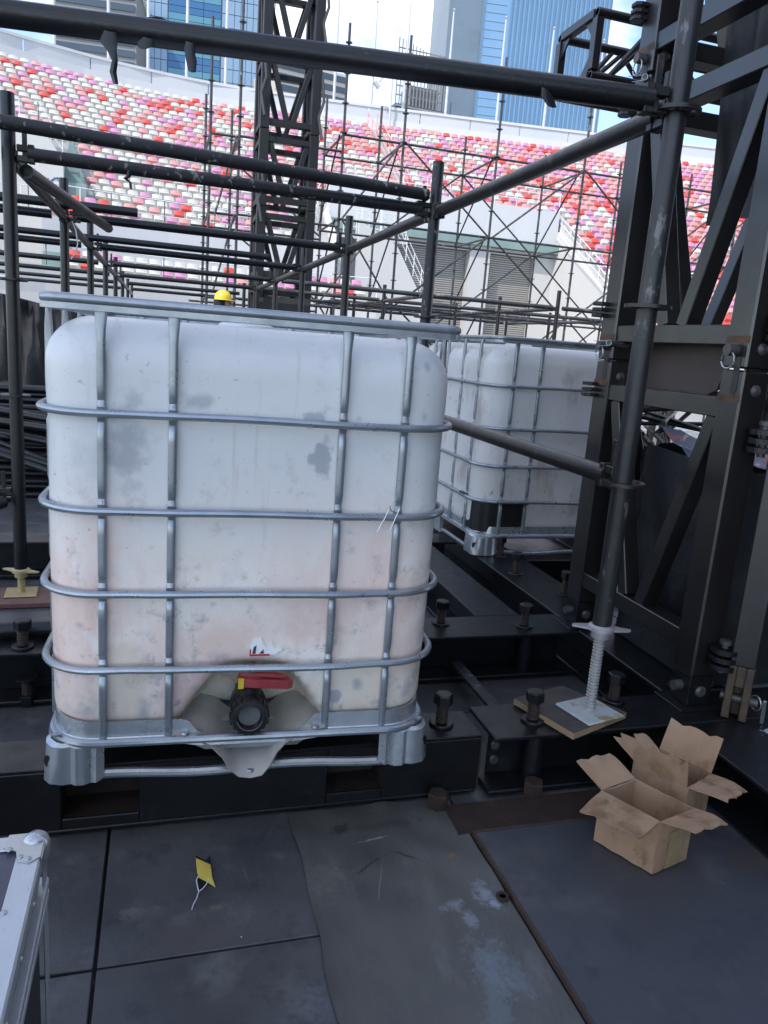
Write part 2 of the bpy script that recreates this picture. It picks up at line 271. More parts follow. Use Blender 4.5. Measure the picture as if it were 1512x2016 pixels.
# ------------------------------------------------------------------ mesh helpers
class MB:
    def __init__(s): s.v, s.f, s.mi, s.cur = [], [], [], 0
    def mat(s, i): s.cur = i; return s
    def add(s, vs, fs):
        k = len(s.v); s.v += [tuple(p) for p in vs]
        for q in fs: s.f.append(tuple(i+k for i in q)); s.mi.append(s.cur)
        return s
    def box(s, x0, x1, y0, y1, z0, z1):
        return s.add([(x0, y0, z0), (x1, y0, z0), (x1, y1, z0), (x0, y1, z0), (x0, y0, z1), (x1, y0, z1), (x1, y1, z1), (x0, y1, z1)],
                     [(0, 3, 2, 1), (4, 5, 6, 7), (0, 1, 5, 4), (1, 2, 6, 5), (2, 3, 7, 6), (3, 0, 4, 7)])
    def obox(s, c, hx, hy, hz, rz=0., rx=0., ry=0.):
        mm = Matrix.Rotation(rz, 3, 'Z') @ Matrix.Rotation(ry, 3, 'Y') @ Matrix.Rotation(rx, 3, 'X'); c = Vector(c)
        vs = [c + mm @ Vector((a*hx, b*hy, d*hz)) for d in (-1, 1) for a, b in ((-1, -1), (1, -1), (1, 1), (-1, 1))]
        return s.add(vs, [(0, 3, 2, 1), (4, 5, 6, 7), (0, 1, 5, 4), (1, 2, 6, 5), (2, 3, 7, 6), (3, 0, 4, 7)])
    def bar(s, p0, p1, w, h, upv=(0, 0, 1)):
        p0, p1 = Vector(p0), Vector(p1); d = (p1-p0).normalized(); u = Vector(upv)
        if abs(d.dot(u)) > .98: u = Vector((1, 0, 0))
        a = d.cross(u).normalized()*w/2; b = a.cross(d).normalized()*h/2
        vs = [p + i*a + j*b for p in (p0, p1) for i, j in ((-1, -1), (1, -1), (1, 1), (-1, 1))]
        return s.add(vs, [(0, 1, 2, 3)[::-1], (4, 5, 6, 7), (0, 1, 5, 4), (1, 2, 6, 5), (2, 3, 7, 6), (3, 0, 4, 7)])
    def tube(s, pts, r, n=10, closed=False, caps=True, flat=None):
        pts = [Vector(p) for p in pts]; N = len(pts); rings = []
        a = None
        for i, p in enumerate(pts):
            if closed: d = (pts[(i+1) % N]-pts[i-1])
            else: d = pts[min(i+1, N-1)]-pts[max(i-1, 0)]
            d.normalize()
            if a is None:
                a = d.cross(Vector((0, 0, 1)))
                if a.length < .05: a = d.cross(Vector((0, 1, 0)))
            a = (a - d*a.dot(d)).normalized(); b = d.cross(a)
            rr = r[i] if isinstance(r, (list, tuple)) else r
            rings.append([p + (a*math.cos(t)+b*math.sin(t))*rr for t in [2*math.pi*k/n for k in range(n)]])
        vs = [q for g in rings for q in g]; fs = []
        for i in range(N if closed else N-1):
            j = (i+1) % N
            for k in range(n):
                k2 = (k+1) % n; fs.append((i*n+k, i*n+k2, j*n+k2, j*n+k))
        if caps and not closed:
            fs.append(tuple(range(n))[::-1]); fs.append(tuple((N-1)*n+k for k in range(n)))
        return s.add(vs, fs)
    def cyl(s, p0, p1, r, n=12, r2=None, caps=True):
        return s.tube([p0, p1], [r, r if r2 is None else r2], n, caps=caps)
    def pipe(s, p0, p1, r, n=12, wall=.006):      # hollow ended pipe
        p0, p1 = Vector(p0), Vector(p1); d = (p1-p0).normalized(); e = d*.02
        return s.tube([p0+e, p0, p0, p1, p1, p1-e], [r-wall, r-wall, r, r, r-wall, r-wall], n, caps=True)
    def lathe(s, prof, c=(0, 0, 0), n=24, axis='Z'):
        vs = []; c = Vector(c)
        for (r, h) in prof:
            for k in range(n):
                t = 2*math.pi*k/n; x, y = r*math.cos(t), r*math.sin(t)
                vs.append(c + (Vector((x, y, h)) if axis == 'Z' else Vector((x, h, y)) if axis == 'Y' else Vector((h, x, y))))
        fs = []
        for i in range(len(prof)-1):
            for k in range(n):
                k2 = (k+1) % n; fs.append((i*n+k, i*n+k2, (i+1)*n+k2, (i+1)*n+k))
        if prof[0][0] > 1e-6: fs.append(tuple(range(n))[::-1])
        if prof[-1][0] > 1e-6: fs.append(tuple((len(prof)-1)*n+k for k in range(n)))
        return s.add(vs, fs)
    def prism(s, poly, lo, hi, axis='Z'):         # poly in the two other axes
        def P(a, b, h): return (a, b, h) if axis == 'Z' else (a, h, b) if axis == 'Y' else (h, a, b)
        n = len(poly); vs = [P(a, b, lo) for a, b in poly]+[P(a, b, hi) for a, b in poly]
        fs = [tuple(range(n))[::-1], tuple(range(n, 2*n))]+[(i, (i+1) % n, n+(i+1) % n, n+i) for i in range(n)]
        return s.add(vs, fs)
    def sheet(s, rows, th=.003):                  # grid of points -> thin solid
        nr, nc = len(rows), len(rows[0]); P = [[Vector(p) for p in r] for r in rows]
        nrm = []
        for i in range(nr):
            for j in range(nc):
                du = P[i][min(j+1, nc-1)]-P[i][max(j-1, 0)]; dv = P[min(i+1, nr-1)][j]-P[max(i-1, 0)][j]
                q = du.cross(dv); nrm.append(q.normalized() if q.length > 1e-12 else Vector((0, 0, 1)))
        vs = [P[i][j]+nrm[i*nc+j]*th/2 for i in range(nr) for j in range(nc)]+[P[i][j]-nrm[i*nc+j]*th/2 for i in range(nr) for j in range(nc)]
        K = nr*nc; fs = []
        for i in range(nr-1):
            for j in range(nc-1):
                a, b, c, d = i*nc+j, i*nc+j+1, (i+1)*nc+j+1, (i+1)*nc+j
                fs += [(a, b, c, d), (K+d, K+c, K+b, K+a)]
        for i in range(nr-1):
            for j in (0, nc-1):
                a, d = i*nc+j, (i+1)*nc+j; fs.append((a, d, K+d, K+a))
        for j in range(nc-1):
            for i in (0, nr-1):
                a, b = i*nc+j, i*nc+j+1; fs.append((a, b, K+b, K+a))
        return s.add(vs, fs)
    def mesh(s, name, mats, smooth=30, off=(0, 0, 0), bevel=0):
        me = bpy.data.meshes.new(name); o = Vector(off)
        me.from_pydata([tuple(Vector(p)-o) for p in s.v], [], s.f)
        if not isinstance(mats, (list, tuple)): mats = [mats]
        for q in mats: me.materials.append(M[q])
        bm = bmesh.new(); bm.from_mesh(me)
        for fc, k in zip(bm.faces, s.mi): fc.material_index = k
        if bevel:
            ed = [e for e in bm.edges if len(e.link_faces) == 2 and e.calc_face_angle(0) > R(40)]
            bmesh.ops.bevel(bm, geom=ed, offset=bevel, segments=1, affect='EDGES', clamp_overlap=True)
        bmesh.ops.recalc_face_normals(bm, faces=bm.faces[:])
        bm.to_mesh(me); bm.free()
        if smooth:
            me.polygons.foreach_set('use_smooth', [True]*len(me.polygons)); me.set_sharp_from_angle(angle=R(smooth))
        return me
    def build(s, name, mats, parent=None, smooth=30, bevel=0, local=False):
        if parent is None:
            xs = [p[0] for p in s.v]; ys = [p[1] for p in s.v]; zs = [p[2] for p in s.v]
            off = ((min(xs)+max(xs))/2, (min(ys)+max(ys))/2, min(zs))
        elif local: off = (0, 0, 0)
        else: off = wloc(parent)
        o = bpy.data.objects.new(name, s.mesh(name, mats, smooth, off, bevel)); COL.objects.link(o)
        if parent is None: o.location = off
        else: o.parent = parent
        return o
def wloc(o):
    v = Vector((0, 0, 0))
    while o is not None: v += o.location; o = o.parent
    return v
def thing(name, label, cat, loc=(0, 0, 0), rz=0., group=None):
    o = bpy.data.objects.new(name, None); COL.objects.link(o); o.location = loc; o.rotation_euler = (0, 0, rz)
    o.empty_display_size = .1
    return tag(o, label, cat, group)
def tag(o, label=None, cat=None, group=None, kind=None):
    if label: o['label'] = label
    if cat: o['category'] = cat
    if group: o['group'] = group
    if kind: o['kind'] = kind
    return o
def inst(name, me, parent, loc=(0, 0, 0), rot=(0, 0, 0), sc=None):
    o = bpy.data.objects.new(name, me); COL.objects.link(o); o.parent = parent; o.location = loc; o.rotation_euler = rot
    if sc: o.scale = sc
    return o
def rrect(hx, hy, r, n=8, z=0.):
    pts = []
    for cx, cy, a0 in ((hx-r, hy-r, 0), (-hx+r, hy-r, 90), (-hx+r, -hy+r, 180), (hx-r, -hy+r, 270)):
        for k in range(n+1):
            a = R(a0+90*k/n); pts.append((cx+r*math.cos(a), cy+r*math.sin(a), z))
    return pts
def ss(a, b, x):
    t = max(0., min(1., (x-a)/(b-a))); return t*t*(3-2*t)
# ================================================================== setting
g = MB().box(-700, 700, -300, 1400, -.4, -.30).build('ground', 'field', None, 0); tag(g, kind='structure')
# stage deck: a platform of rubber covered panels, joints left open
deck = MB().box(-7, 9, -5, 17.5, -.29, -.030).build('stage_deck', 'farblack', None, 0); tag(deck, kind='structure')
xs = [-7, -5.5, -4, -2.6, -1.07, -.12, .83, 1.78, 2.9, 4.1, 5.3, 6.5, 7.7, 9]
ys = [-5, -3.2, -1.4, .45, 1.4, 2.35, 3.3, 4.25, 5.2, 6.4, 7.6, 8.8, 10, 11.2, 12.4, 13.6, 14.8, 16, 17.5]
for i in range(len(xs)-1):
    for j in range(len(ys)-1):
        gpx = .004
        dz = random.uniform(-.0015, .0015)
        MB().box(xs[i]+gpx, xs[i+1]-gpx, ys[j]+gpx, ys[j+1]-gpx, -.026, dz).build('deck_panel', 'rubber', deck, 0, bevel=.002)

# ------------------------------------------------------------------ rubber mat, boards
def mat_edge(y): return .338 + .010*(y-.5) + .004*math.sin(y*9) + .003*math.sin(y*23+1)
rows = []
for i in range(61):
    y = .50 + 1.34*i/60; row = []
    for j in range(29):
        t = j/28; x = mat_edge(y)*(1-t) + .822*t
        z = .0075 + .0035*math.sin(x*31+y*11)*math.sin(y*23+2) * ss(1.1, 1.6, y) + .006*math.exp(-((x-.63-.02*math.sin(y*9))/.035)**2)*ss(1.2, 1.4, y) + .004*math.exp(-((y-1.60-(x-.55)*.25)/.02)**2)*(1 if .42 < x < .62 else 0)
        row.append((x, y, z))
    rows.append(row)
tag(MB().sheet(rows, .005).build('rubber_mat', 'mat', None, 60), 'wrinkled grey rubber mat strip with a wavy left edge in front of the tank', 'mat')
t = thing('deck_board', 'large dark board with a brown edge lying under the cardboard boxes', 'board', (1.23, .98, .0))
MB().box(.835, 1.632, .25, 1.655, .003, .020).build('face_sheet', 'board', t, 0, bevel=.0015)
MB().box(.8285, .8345, .25, 1.655, .003, .0215).build('edge_strip', 'boardedge', t, 0)
MB().box(.8285, 1.632, 1.6555, 1.6625, .003, .0215).build('edge_strip', 'boardedge', t, 0)
tag(MB().box(.79, 1.60, 1.668, 1.80, .002, .012).build('steel_strip', 'rust', None, 0, bevel=.001), 'narrow rusty brown plate on the deck at the foot of the beam', 'plate')
# rust-brown packing blocks under the front beam
for nm, x, y, lb in (('packing_block', .775, 1.80, 'small rusty nut block under the front beam near the grey mat'), ('packing_block', 1.085, 1.81, 'small brown block under the beam left of the cardboard boxes')):
    b = MB().lathe([(.03, 0.013 if x < 1 else .013), (.031, .018), (.031, .052), (.028, .056)], (x, y+.0, 0), 6).build(nm, 'rust', None, 20); tag(b, lb, 'block')

# ------------------------------------------------------------------ steel base frame (0.2 m beams, levelling bolts)
bf = thing('base_frame', 'black steel base frame of heavy beams with upright levelling bolts', 'steel frame', (.9, 2.3, .0))
def bolt_mesh(h=.10):
    b = MB()
    b.lathe([(.037, 0), (.037, .006), (.034, .009)], n=20)
    pr = [(.0165, .009)]; z = .012
    while z < h-.036: pr += [(.0185, z), (.0160, z+.0035)]; z += .007
    pr += [(.0165, h-.034)]
    b.mat(1); b.lathe(pr, n=14)
    b.mat(0); b.lathe([(.024, h-.034), (.029, h-.031), (.029, h-.004), (.024, h)], n=6)
    return b.mesh('levelling_bolt', ['black', 'rust'], 30)
BOLT = bolt_mesh(); BOLT2 = bolt_mesh(.115)
def hbeam(x0, x1, y0, y1, along, z0=.012, z1=.2, m='black', tf=.014, name='flange_beam'):
    b = MB(); b.box(x0, x1, y0, y1, z1-tf, z1); b.box(x0, x1, y0, y1, z0, z0+tf)
    if along == 'X': yc = (y0+y1)/2; b.box(x0+.03, x1-.03, yc-.006+.0, yc+.006, z0+tf+.0005, z1-tf-.0005)
    else: xc = (x0+x1)/2; b.box(xc-.006, xc+.006, y0+.03, y1-.03, z0+tf+.0005, z1-tf-.0005)
    return b.build(name, m, bf, 0, bevel=.003)
def add_bolt(beam, x, y, z=.2005, me=None, rz=None):
    return inst('levelling_bolt', me or BOLT, beam, Vector((x, y, z))-wloc(beam), (0, 0, random.uniform(0, 1) if rz is None else rz))
def sleeve(beam, x, y):
    MB().cyl((x, y, .0265), (x, y, .1855), .030, 18).build('sleeve', 'black', beam, 40)
# front box beam with two fork pockets
b = MB(); X0, X1, Y0, Y1 = -2.6, .915, 1.848, 2.0
b.box(X0, X1, Y0, Y1, .190, .2); b.box(X0, X1, Y0, Y1, .012, .022); b.box(X0, X1, Y1-.010, Y1, .0225, .1895)
for xa, xb in ((X0, -.235), (-.045, .455), (.62, X1)): b.box(xa, xb, Y0, Y0+.010, .0225, .1895)
for xa, xb in ((-.235, -.045), (.455, .62)): b.box(xa, xb, Y0+.0005, Y0+.010, .0225, .052); b.box(xa, xb, Y0+.0005, Y0+.010, .150, .1895)
b.box(X1-.010, X1-.0005, Y0+.0105, Y1-.0105, .0225, .1895)
front = b.build('box_beam', 'black', bf, 0, bevel=.0025)
for xa, xb in ((-.235, -.045), (.455, .62)):
    q = MB(); q.box(xa-.012, xa-.0005, Y0+.0105, Y1-.0105, .04, .16); q.box(xb+.0005, xb+.012, Y0+.0105, Y1-.0105, .04, .16); q.box(xa, xb, Y0+.011, Y1-.011, .040, .050)
    q.box(xa, xb, Y0+.11, Y0+.118, .05, .16)
    q.build('fork_pocket', 'rust', front, 0)
MB().box(X1, X1+.006, Y0+.004, Y1-.004, .02, .196).build('end_cap', 'rust', front, 0)
add_bolt(front, .815, 1.925); add_bolt(front, -.9, 1.93)
# right flange beam along X
rb = hbeam(.945, 3.2, 1.82, 2.022, 'X')
for x, y in ((1.108, 1.905), (1.452, 1.994)): add_bolt(rb, x, y)
sleeve(rb, 1.108, 1.872); sleeve(rb, 1.5, 1.872)
for z in (.075, .125): MB().lathe([(.016, 0), (.016, -.006), (.012, -.010)], (.995, 1.9145, z), 16, 'Y').build('stud', 'steelpin', rb, 30)
# second line along X
sb = hbeam(-2.6, 1.672, 2.585, 2.800, 'X')
for x, y in ((1.109, 2.728), (1.456, 2.665), (-.447, 2.64)): add_bolt(sb, x, y)
sleeve(sb, 1.456, 2.632); 
inst('levelling_bolt', BOLT, sb, Vector((-.43, 2.60, .11))-wloc(sb), (math.pi, 0, 0))
# beams running away (along Y)
vb = hbeam(1.678, 1.94, 2.026, 4.9, 'Y')
for x, y in ((1.76, 3.377), (1.82, 3.70), (1.86, 3.05)): add_bolt(vb, x, y, me=BOLT2)
nb = hbeam(1.585, 1.95, -.6, 1.816, 'Y')
hbeam(2.75, 2.98, 2.03, 4.9, 'Y')
tb = hbeam(1.944, 3.6, 2.60, 2.80, 'X')
hb = hbeam(-1.4, 1.672, 4.0, 4.2, 'X'); hbeam(1.945, 3.2, 3.62, 3.80, 'X')
hbeam(.30, .50, 2.806, 3.995, 'Y')
hbeam(1.30, 1.50, 2.806, 3.995, 'Y', z1=.2)
MB().box(1.105, 1.150, 2.027, 2.58, .085, .100).build('tie_bar', 'pipe_chip', bf, 0, bevel=.002)

# ------------------------------------------------------------------ unseen roof and curtain, added behind the camera to shade the near deck
roof = thing('added_shade_roof', 'added unseen black cloth roof on four legs behind the viewer, shading the deck', 'shade roof', (-9, -4, -.3))
SX = SUN_DIR.x/SUN_DIR.z; SY = SUN_DIR.y/SUN_DIR.z; RZ = 24.
ra, rb_, rc, rd = -4.5+SX*RZ, 8.5+SX*RZ, -3+SY*RZ, 8.8+SY*RZ
MB().box(ra, rb_, rc, rd, RZ, RZ+.12).build('roof_sheet', 'roof', roof, 0)
CU = MB(); CU.box(2.5, 12, -6.1, -6, -.3, 13); CU.box(11.9, 12, -5.9, .8, -.3, 13)  # dark curtain added out of view to keep sky light off front faces
CU.build('added_dark_curtain', 'roof', roof, 0)
for x, y in ((ra+.5, rc+.5), (rb_-.5, rc+.5), (ra+.5, rd-.5), (rb_-.5, rd-.5)):
    MB().box(x-.2, x+.2, y-.2, y+.2, -.3, RZ-.01).build('leg', 'far_tower', roof, 0)

# ================================================================== grandstand
GS = thing('grandstand', 'curved stadium grandstand with cream, pink and red seats and white walls', 'grandstand', (6, 40, -.3))
NR, Y_0, Z_0, TR, RI = 25, 34.0, 5.15, .55, .352
def bow(x): return -(x-4)**2/52. if x < 4 and x > -12 else (-4.92+.25*(x+12) if x <= -12 else -.095*(x-4)-(x-4)**2/700.)
XW0, XW1, PX0, PX1 = -22., 62., 7.4, 19.4
NCUT = 10                      # rows below this are cut away by the portal
def vom_left(r):               # left limit of seats by row
    z = Z_0 + r*RI
    if z > 8.9: return -40
    if z > 7.0: return -4.15 + (8.9-z)*.62
    return -4.25
def sweep(name, segs, prof, mt, parent=GS, smooth=0):
    """prof: list of (y,z); swept along x following the bow"""
    b = MB()
    for x0, x1 in segs:
        n = max(1, int(abs(x1-x0)/2.2)); xsx = [x0+(x1-x0)*k/n for k in range(n+1)]; P = len(prof)
        vs = [(x, y+bow(x), z) for x in xsx for y, z in prof]; fs = []
        for i in range(n):
            for k in range(P): k2 = (k+1) % P; fs.append((i*P+k, i*P+k2, (i+1)*P+k2, (i+1)*P+k))
        fs += [tuple(range(P))[::-1], tuple(n*P+k for k in range(P))]
        b.add(vs, fs)
    return b.build(name, mt, parent, smooth)
for r in range(NR):
    y, z = Y_0+TR*r, Z_0+RI*r
    if r < NCUT:
        segs = [(max(-4.4, vom_left(r)-.15), PX0-.15), (PX1+.15, XW1)]
        segs.append((XW0, -7.2))
    else: segs = [(XW0, XW1)]
    sweep('terrace_step', segs, [(y, z-1.2), (y, z), (y+TR-.004, z), (y+TR-.004, z-1.2)], 'concrete')
# front walls, walkway and lower tier
sweep('front_wall', [(-4.4, PX0-.31)], [(Y_0-.25, -.3), (Y_0-.25, Z_0+.02), (Y_0-.01, Z_0+.02), (Y_0-.01, -.3)], 'grey')
sweep('front_wall', [(PX1+.31, XW1)], [(Y_0-.25, -.3), (Y_0-.25, Z_0+.02), (Y_0-.01, Z_0+.02), (Y_0-.01, -.3)], 'white')
for r in range(4):             # lower rows
    y, z = 32.4-.75*r, 3.55-.42*r
    if r < 2: sweep('lower_step', [(-3.4, 8.2)], [(y, -.3), (y, z), (y+.746, z), (y+.746, -.3)], 'concrete')
sweep('lower_wall', [(-9, 8.4)], [(31.35, -.3), (31.35, 3.2), (31.6, 3.2), (31.6, -.3)], 'white')
sweep('lower_wall', [(-12, 6.4)], [(28.6, -.3), (28.6, 2.15), (28.8, 2.15), (28.8, -.3)], 'white')
for r in range(14):            # lower tier right of the portal
    y, z = Y_0-.26-TR*(r+1), Z_0-RI*(r+1)
    if z > .4: sweep('terrace_step', [(PX1+.3, XW1)], [(y, max(-.3, z-1.2)), (y, z), (y+TR-.004, z), (y+TR-.004, max(-.3, z-1.2))], 'concrete')
# seats
def seat_mesh(mt):
    b = MB(); W = .208
    rows = []
    for i in range(4):
        t = i/3; row = []
        for j in range(5):
            u = -1+2*j/4; w = W*(1-.05*t*t)
            row.append((u*w, .33+.06*t-.045*(1-u*u)+.045, .13+.27*t-(.022*abs(u)**3 if i == 3 else 0)))
        rows.append(row)
    b.sheet(rows, .03)
    rows = [[(u*W*.93, .33-.10*t, .12+.10*t) for u in (-1, 0, 1)] for t in (0, .5, 1)]
    b.sheet(rows, .035)
    b.box(-.03, .03, .26, .33, 0, .11)
    return b.mesh('seat', mt, 40)
SEAT = {k: seat_mesh(k) for k in ('seat_w', 'seat_c', 'seat_p', 'seat_r')}
rs = random.Random(11)
def seat_kind(x, r):
    base = ((math.sin(x*.55+r*.31)+math.sin(x*.23-r*.52+1.3)+math.sin(x*1.1+r*.9))/3)
    w = .46 - .30*ss(-2, 26, x) + .16*math.exp(-((x+.0)/5)**2)*ss(16, 6, r) + .22*base
    c = .22 + .22*ss(4, 26, x); p = .20; rd_ = .09 + .10*ss(8, 24, x) + .06*ss(14, 24, r)*ss(8, -8, x)
    tot = max(.08, w)+c+p+rd_; q = rs.random()*tot
    for k, v in (('seat_w', max(.08, w)), ('seat_c', c), ('seat_p', p), ('seat_r', rd_)):
        q -= v
        if q < 0: return k
    return 'seat_c'
seats = []
PITCH_S = .488
for r in range(NR):
    off = rs.uniform(-.03, .03)
    k = int(-14/PITCH_S)
    while k*PITCH_S < 47:
        x = k*PITCH_S+off; k += 1; x -= (.2*r % PITCH_S)*ss(13, -3, x)
        if r < NCUT and PX0-.15 < x < PX1+.25: continue
        if x < vom_left(r)+.2 and r < NCUT+1: continue
        if r < 7 and 5.6 < x < PX0 : continue           # stair beside the portal
        if abs(x-11.6) < .3 and r >= NCUT: continue   # aisle
        seats.append((x, Y_0+TR*r+bow(x), Z_0+RI*r, seat_kind(x, r)))
for r in range(9):
    y, z = Y_0-.26-TR*(r+1), Z_0-RI*(r+1)
    k = 0
    while PX1+.6+k*PITCH_S < 42:
        x = PX1+.6+k*PITCH_S; k += 1
        if z > .4: seats.append((x, y+bow(x), z, rs.choice(['seat_r', 'seat_c', 'seat_c', 'seat_p', 'seat_w', 'seat_c'])))
for r in range(2):
    for k in range(24):
        x = -3.2+k*.48
        if x > 8: continue
        kd = 'seat_w' if x < 4.5 and rs.random() < .68 else rs.choice(['seat_p', 'seat_c', 'seat_w', 'seat_r'])
        seats.append((x, 32.4-.75*r+bow(x), 3.55-.42*r, kd))
def vis(s):                    # inside the photographed view?
    d = Vector((s[0], s[1], s[2]+.3))-Vector((0, 0, CAM_H)); zz = d.dot(fw)
    px = 756+1483*d.dot(rt)/zz; py = 1008-1483*d.dot(up2)/zz
    return -30 < px < 1540 and py > -20, zz
vsn = sorted([(vis(s)[1], i) for i, s in enumerate(seats) if vis(s)[0]])
near = set(i for _, i in vsn[:300])
for i, (x, y, z, k) in enumerate(seats):
    if i in near: inst('seat', SEAT[k], GS, Vector((x, y, z))-GS.location, (0, 0, -(x-4)/130.))
b = MB(); keys = list(SEAT)
tmpl = {}
for k in keys:
    me = SEAT[k]; tmpl[k] = ([v.co.copy() for v in me.vertices], [tuple(p.vertices) for p in me.polygons])
for i, (x, y, z, k) in enumerate(seats):
    if i in near or not vis((x, y, z))[0]: continue
    b.cur = keys.index(k); rz = Matrix.Rotation(-(x-4)/130., 3, 'Z'); o = Vector((x, y, z))
    b.add([o+rz @ v for v in tmpl[k][0]], tmpl[k][1])
st = b.build('distant_seats', keys, GS, 40); st['kind'] = 'stuff'
# parapet on the top: white band, glass strip, coping
YT, ZT = Y_0+TR*NR, Z_0+RI*(NR-1)
sweep('rear_walkway', [(XW0, XW1)], [(YT-.002, ZT-1), (YT-.002, ZT+.02), (YT+2.2, ZT+.02), (YT+2.2, ZT-1)], 'concrete')
sweep('parapet_wall', [(XW0, XW1)], [(YT+2.2, -.3), (YT+2.2, ZT+1.35), (YT+2.45, ZT+1.35), (YT+2.45, -.3)], 'grey')
for k in range(26):
    x0 = -20+k*3.2
    sweep('parapet_panel', [(x0+.03, x0+3.17)], [(YT+2.26, ZT+1.355), (YT+2.26, ZT+1.95), (YT+2.32, ZT+1.95), (YT+2.32, ZT+1.355)], 'glassrail')
sweep('coping', [(XW0, XW1)], [(YT+2.20, ZT+1.952), (YT+2.20, ZT+2.10), (YT+2.42, ZT+2.10), (YT+2.42, ZT+1.952)], 'grey')
for x, w in ((5.55, 1.3), (7.85, 1.6), (15.1, 1.2), (24.3, 1.7), (26.5, 1.5)):
    MB().box(x, x+w, YT+1.7+bow(x), YT+2.1+bow(x), ZT+.021, ZT+1.0).build('equipment_box', 'beige', GS, 0, bevel=.02)
# portal: recessed wall with two shutters, column, cheek wall
PW = 37.0
def wallbox(name, x0, x1, y0, y1, z0, z1, mt, par=GS): return MB().box(x0, x1, y0, y1, z0, z1).build(name, mt, par, 0)
ZPT = Z_0+RI*NCUT-.02
wallbox('portal_wall', PX0, PX1, PW, PW+.9, 6.95, ZPT, 'grey')
wallbox('portal_wall', PX0, 10.9, PW+.1, PW+.9, -.3, 6.945, 'white')
wallbox('portal_column', 14.66, 15.75, PW-.1, PW+.9, -.3, 6.945, 'white')
wallbox('portal_wall', 18.35, PX1, PW+.1, PW+.9, -.3, 6.945, 'white')
MB().box(PX0, PX1+.0, PW-.35, PW-.001, 6.55, 7.0).build('portal_beam', 'teal', GS, 0)
wallbox('soffit_band', 10.9, 18.35, PW+.1, PW+.6, 6.3, 6.545, 'grey')
for x0, x1 in ((10.92, 14.64), (15.77, 18.33)):
    sh = thing('x', None, None); sh.name = 'roller_shutter'; sh.parent = GS; sh.location = Vector(((x0+x1)/2, PW+.45, -.3))-GS.location
    n = 62; hh = 6.58/n
    sl = MB().prism([(0, 0), (-.05, hh*.15), (-.05, hh*.72), (0, hh*.92), (.03, hh*.92), (.03, 0)], -(x1-x0)/2, (x1-x0)/2, 'X').mesh('slat', 'shutter', 0)
    for k in range(n): inst('slat', sl, sh, (0, 0, k*hh))
# cheek walls follow the slope of the terrace
def cheek(name, x0, x1, mt, yb=26.2, add=.75):
    zb = Z_0+(yb-Y_0)/TR*RI+add; zt = Z_0+(PW+.9-Y_0)/TR*RI+add
    return MB().prism([(yb, -.3), (yb, max(.5, zb)), (PW+1.2, zt), (PW+1.2, -.3)], x0, x1, 'X').build(name, mt, GS, 0)
cheek('cheek_wall', PX1, PX1+.3, 'white')
cheek('cheek_wall', PX0-.3, PX0, 'white', 33.7, .35)
MB().prism([(26.2, 1.2), (26.2, 1.32), (PW+1.2, 8.05), (PW+1.2, 7.93)], PX1-.04, PX1-.001, 'X').build('cheek_coping', 'concrete', GS, 0)
# rails
def rail(pts, post_every=1.2, h=1.0, nrail=3, mt='railwhite', r=.022, name='handrail', posts=True):
    b = MB()
    for k in range(nrail):
        hh = h*(1-k/nrail); b.tube([(p[0], p[1], p[2]+hh) for p in pts], r, 6)
    if posts:
        for i in range(len(pts)-1):
            a, c = Vector(pts[i]), Vector(pts[i+1]); n = max(1, int((c-a).length/post_every))
            for k in range(n+1):
                p = a.lerp(c, k/n); b.cyl(p, p+Vector((0, 0, h+.01)), r, 6)
    return b.build(name, mt, GS, 40)
rail([(x, Y_0-.13+bow(x), Z_0+.02) for x in (-4.2, -2, 0, 2, 4, 5.7)], 1.05, 1.15, 2)
rail([(x, PW+.15+bow(x)*.0, ZPT+.01) for x in (PX0, PX1)], 1.2, .75, 2)
rail([(x, 31.5+bow(x), 3.2) for x in (-9, -4, 0, 4, 8.4)], 2.4, .75, 1)
rail([(5.75, 34.1, Z_0+.1), (7.3, 38.4, 8.0)], .9, 1.0, 3)
rail([(PX1+.15, 27.5, 2.0), (PX1+.15, PW+1, 8.0)], 1.1, .95, 3, 'railwhite')
rail([(8.35, 34.2, 6.7), (10.1, 34.2, 5.8), (11.7, 34.2, 3.2)], .7, 1.0, 3)
MB().prism([(8.2, -.3), (8.2, 6.6), (10.0, 5.7), (11.6, 3.15), (11.6, -.3)], 34.0, 34.3, 'Y').build('stair_wall', 'white', GS, 0)
rail([(7.9, 35.8, 6.2), (10.9, 35.8, 6.2)], .55, 1.1, 3)
MB().box(7.45, 10.9, 35.4, 36.95, 6.0, 6.19).build('landing', 'grey', GS, 0)
b = MB()                       # aisle rails among the upper seats
for dx in (-.28, .28):
    pts = [(11.6+dx, Y_0+TR*r+.1+bow(11.6), Z_0+RI*r) for r in range(NCUT, NR)]
    b.tube([(p[0], p[1], p[2]+.95) for p in pts], .025, 6)
    b.tube([(p[0], p[1], p[2]+.5) for p in pts], .02, 6)
    for p in pts[::2]: b.cyl(p, (p[0], p[1], p[2]+.95), .02, 6)
b.build('aisle_rail', 'seat_c', GS, 40)
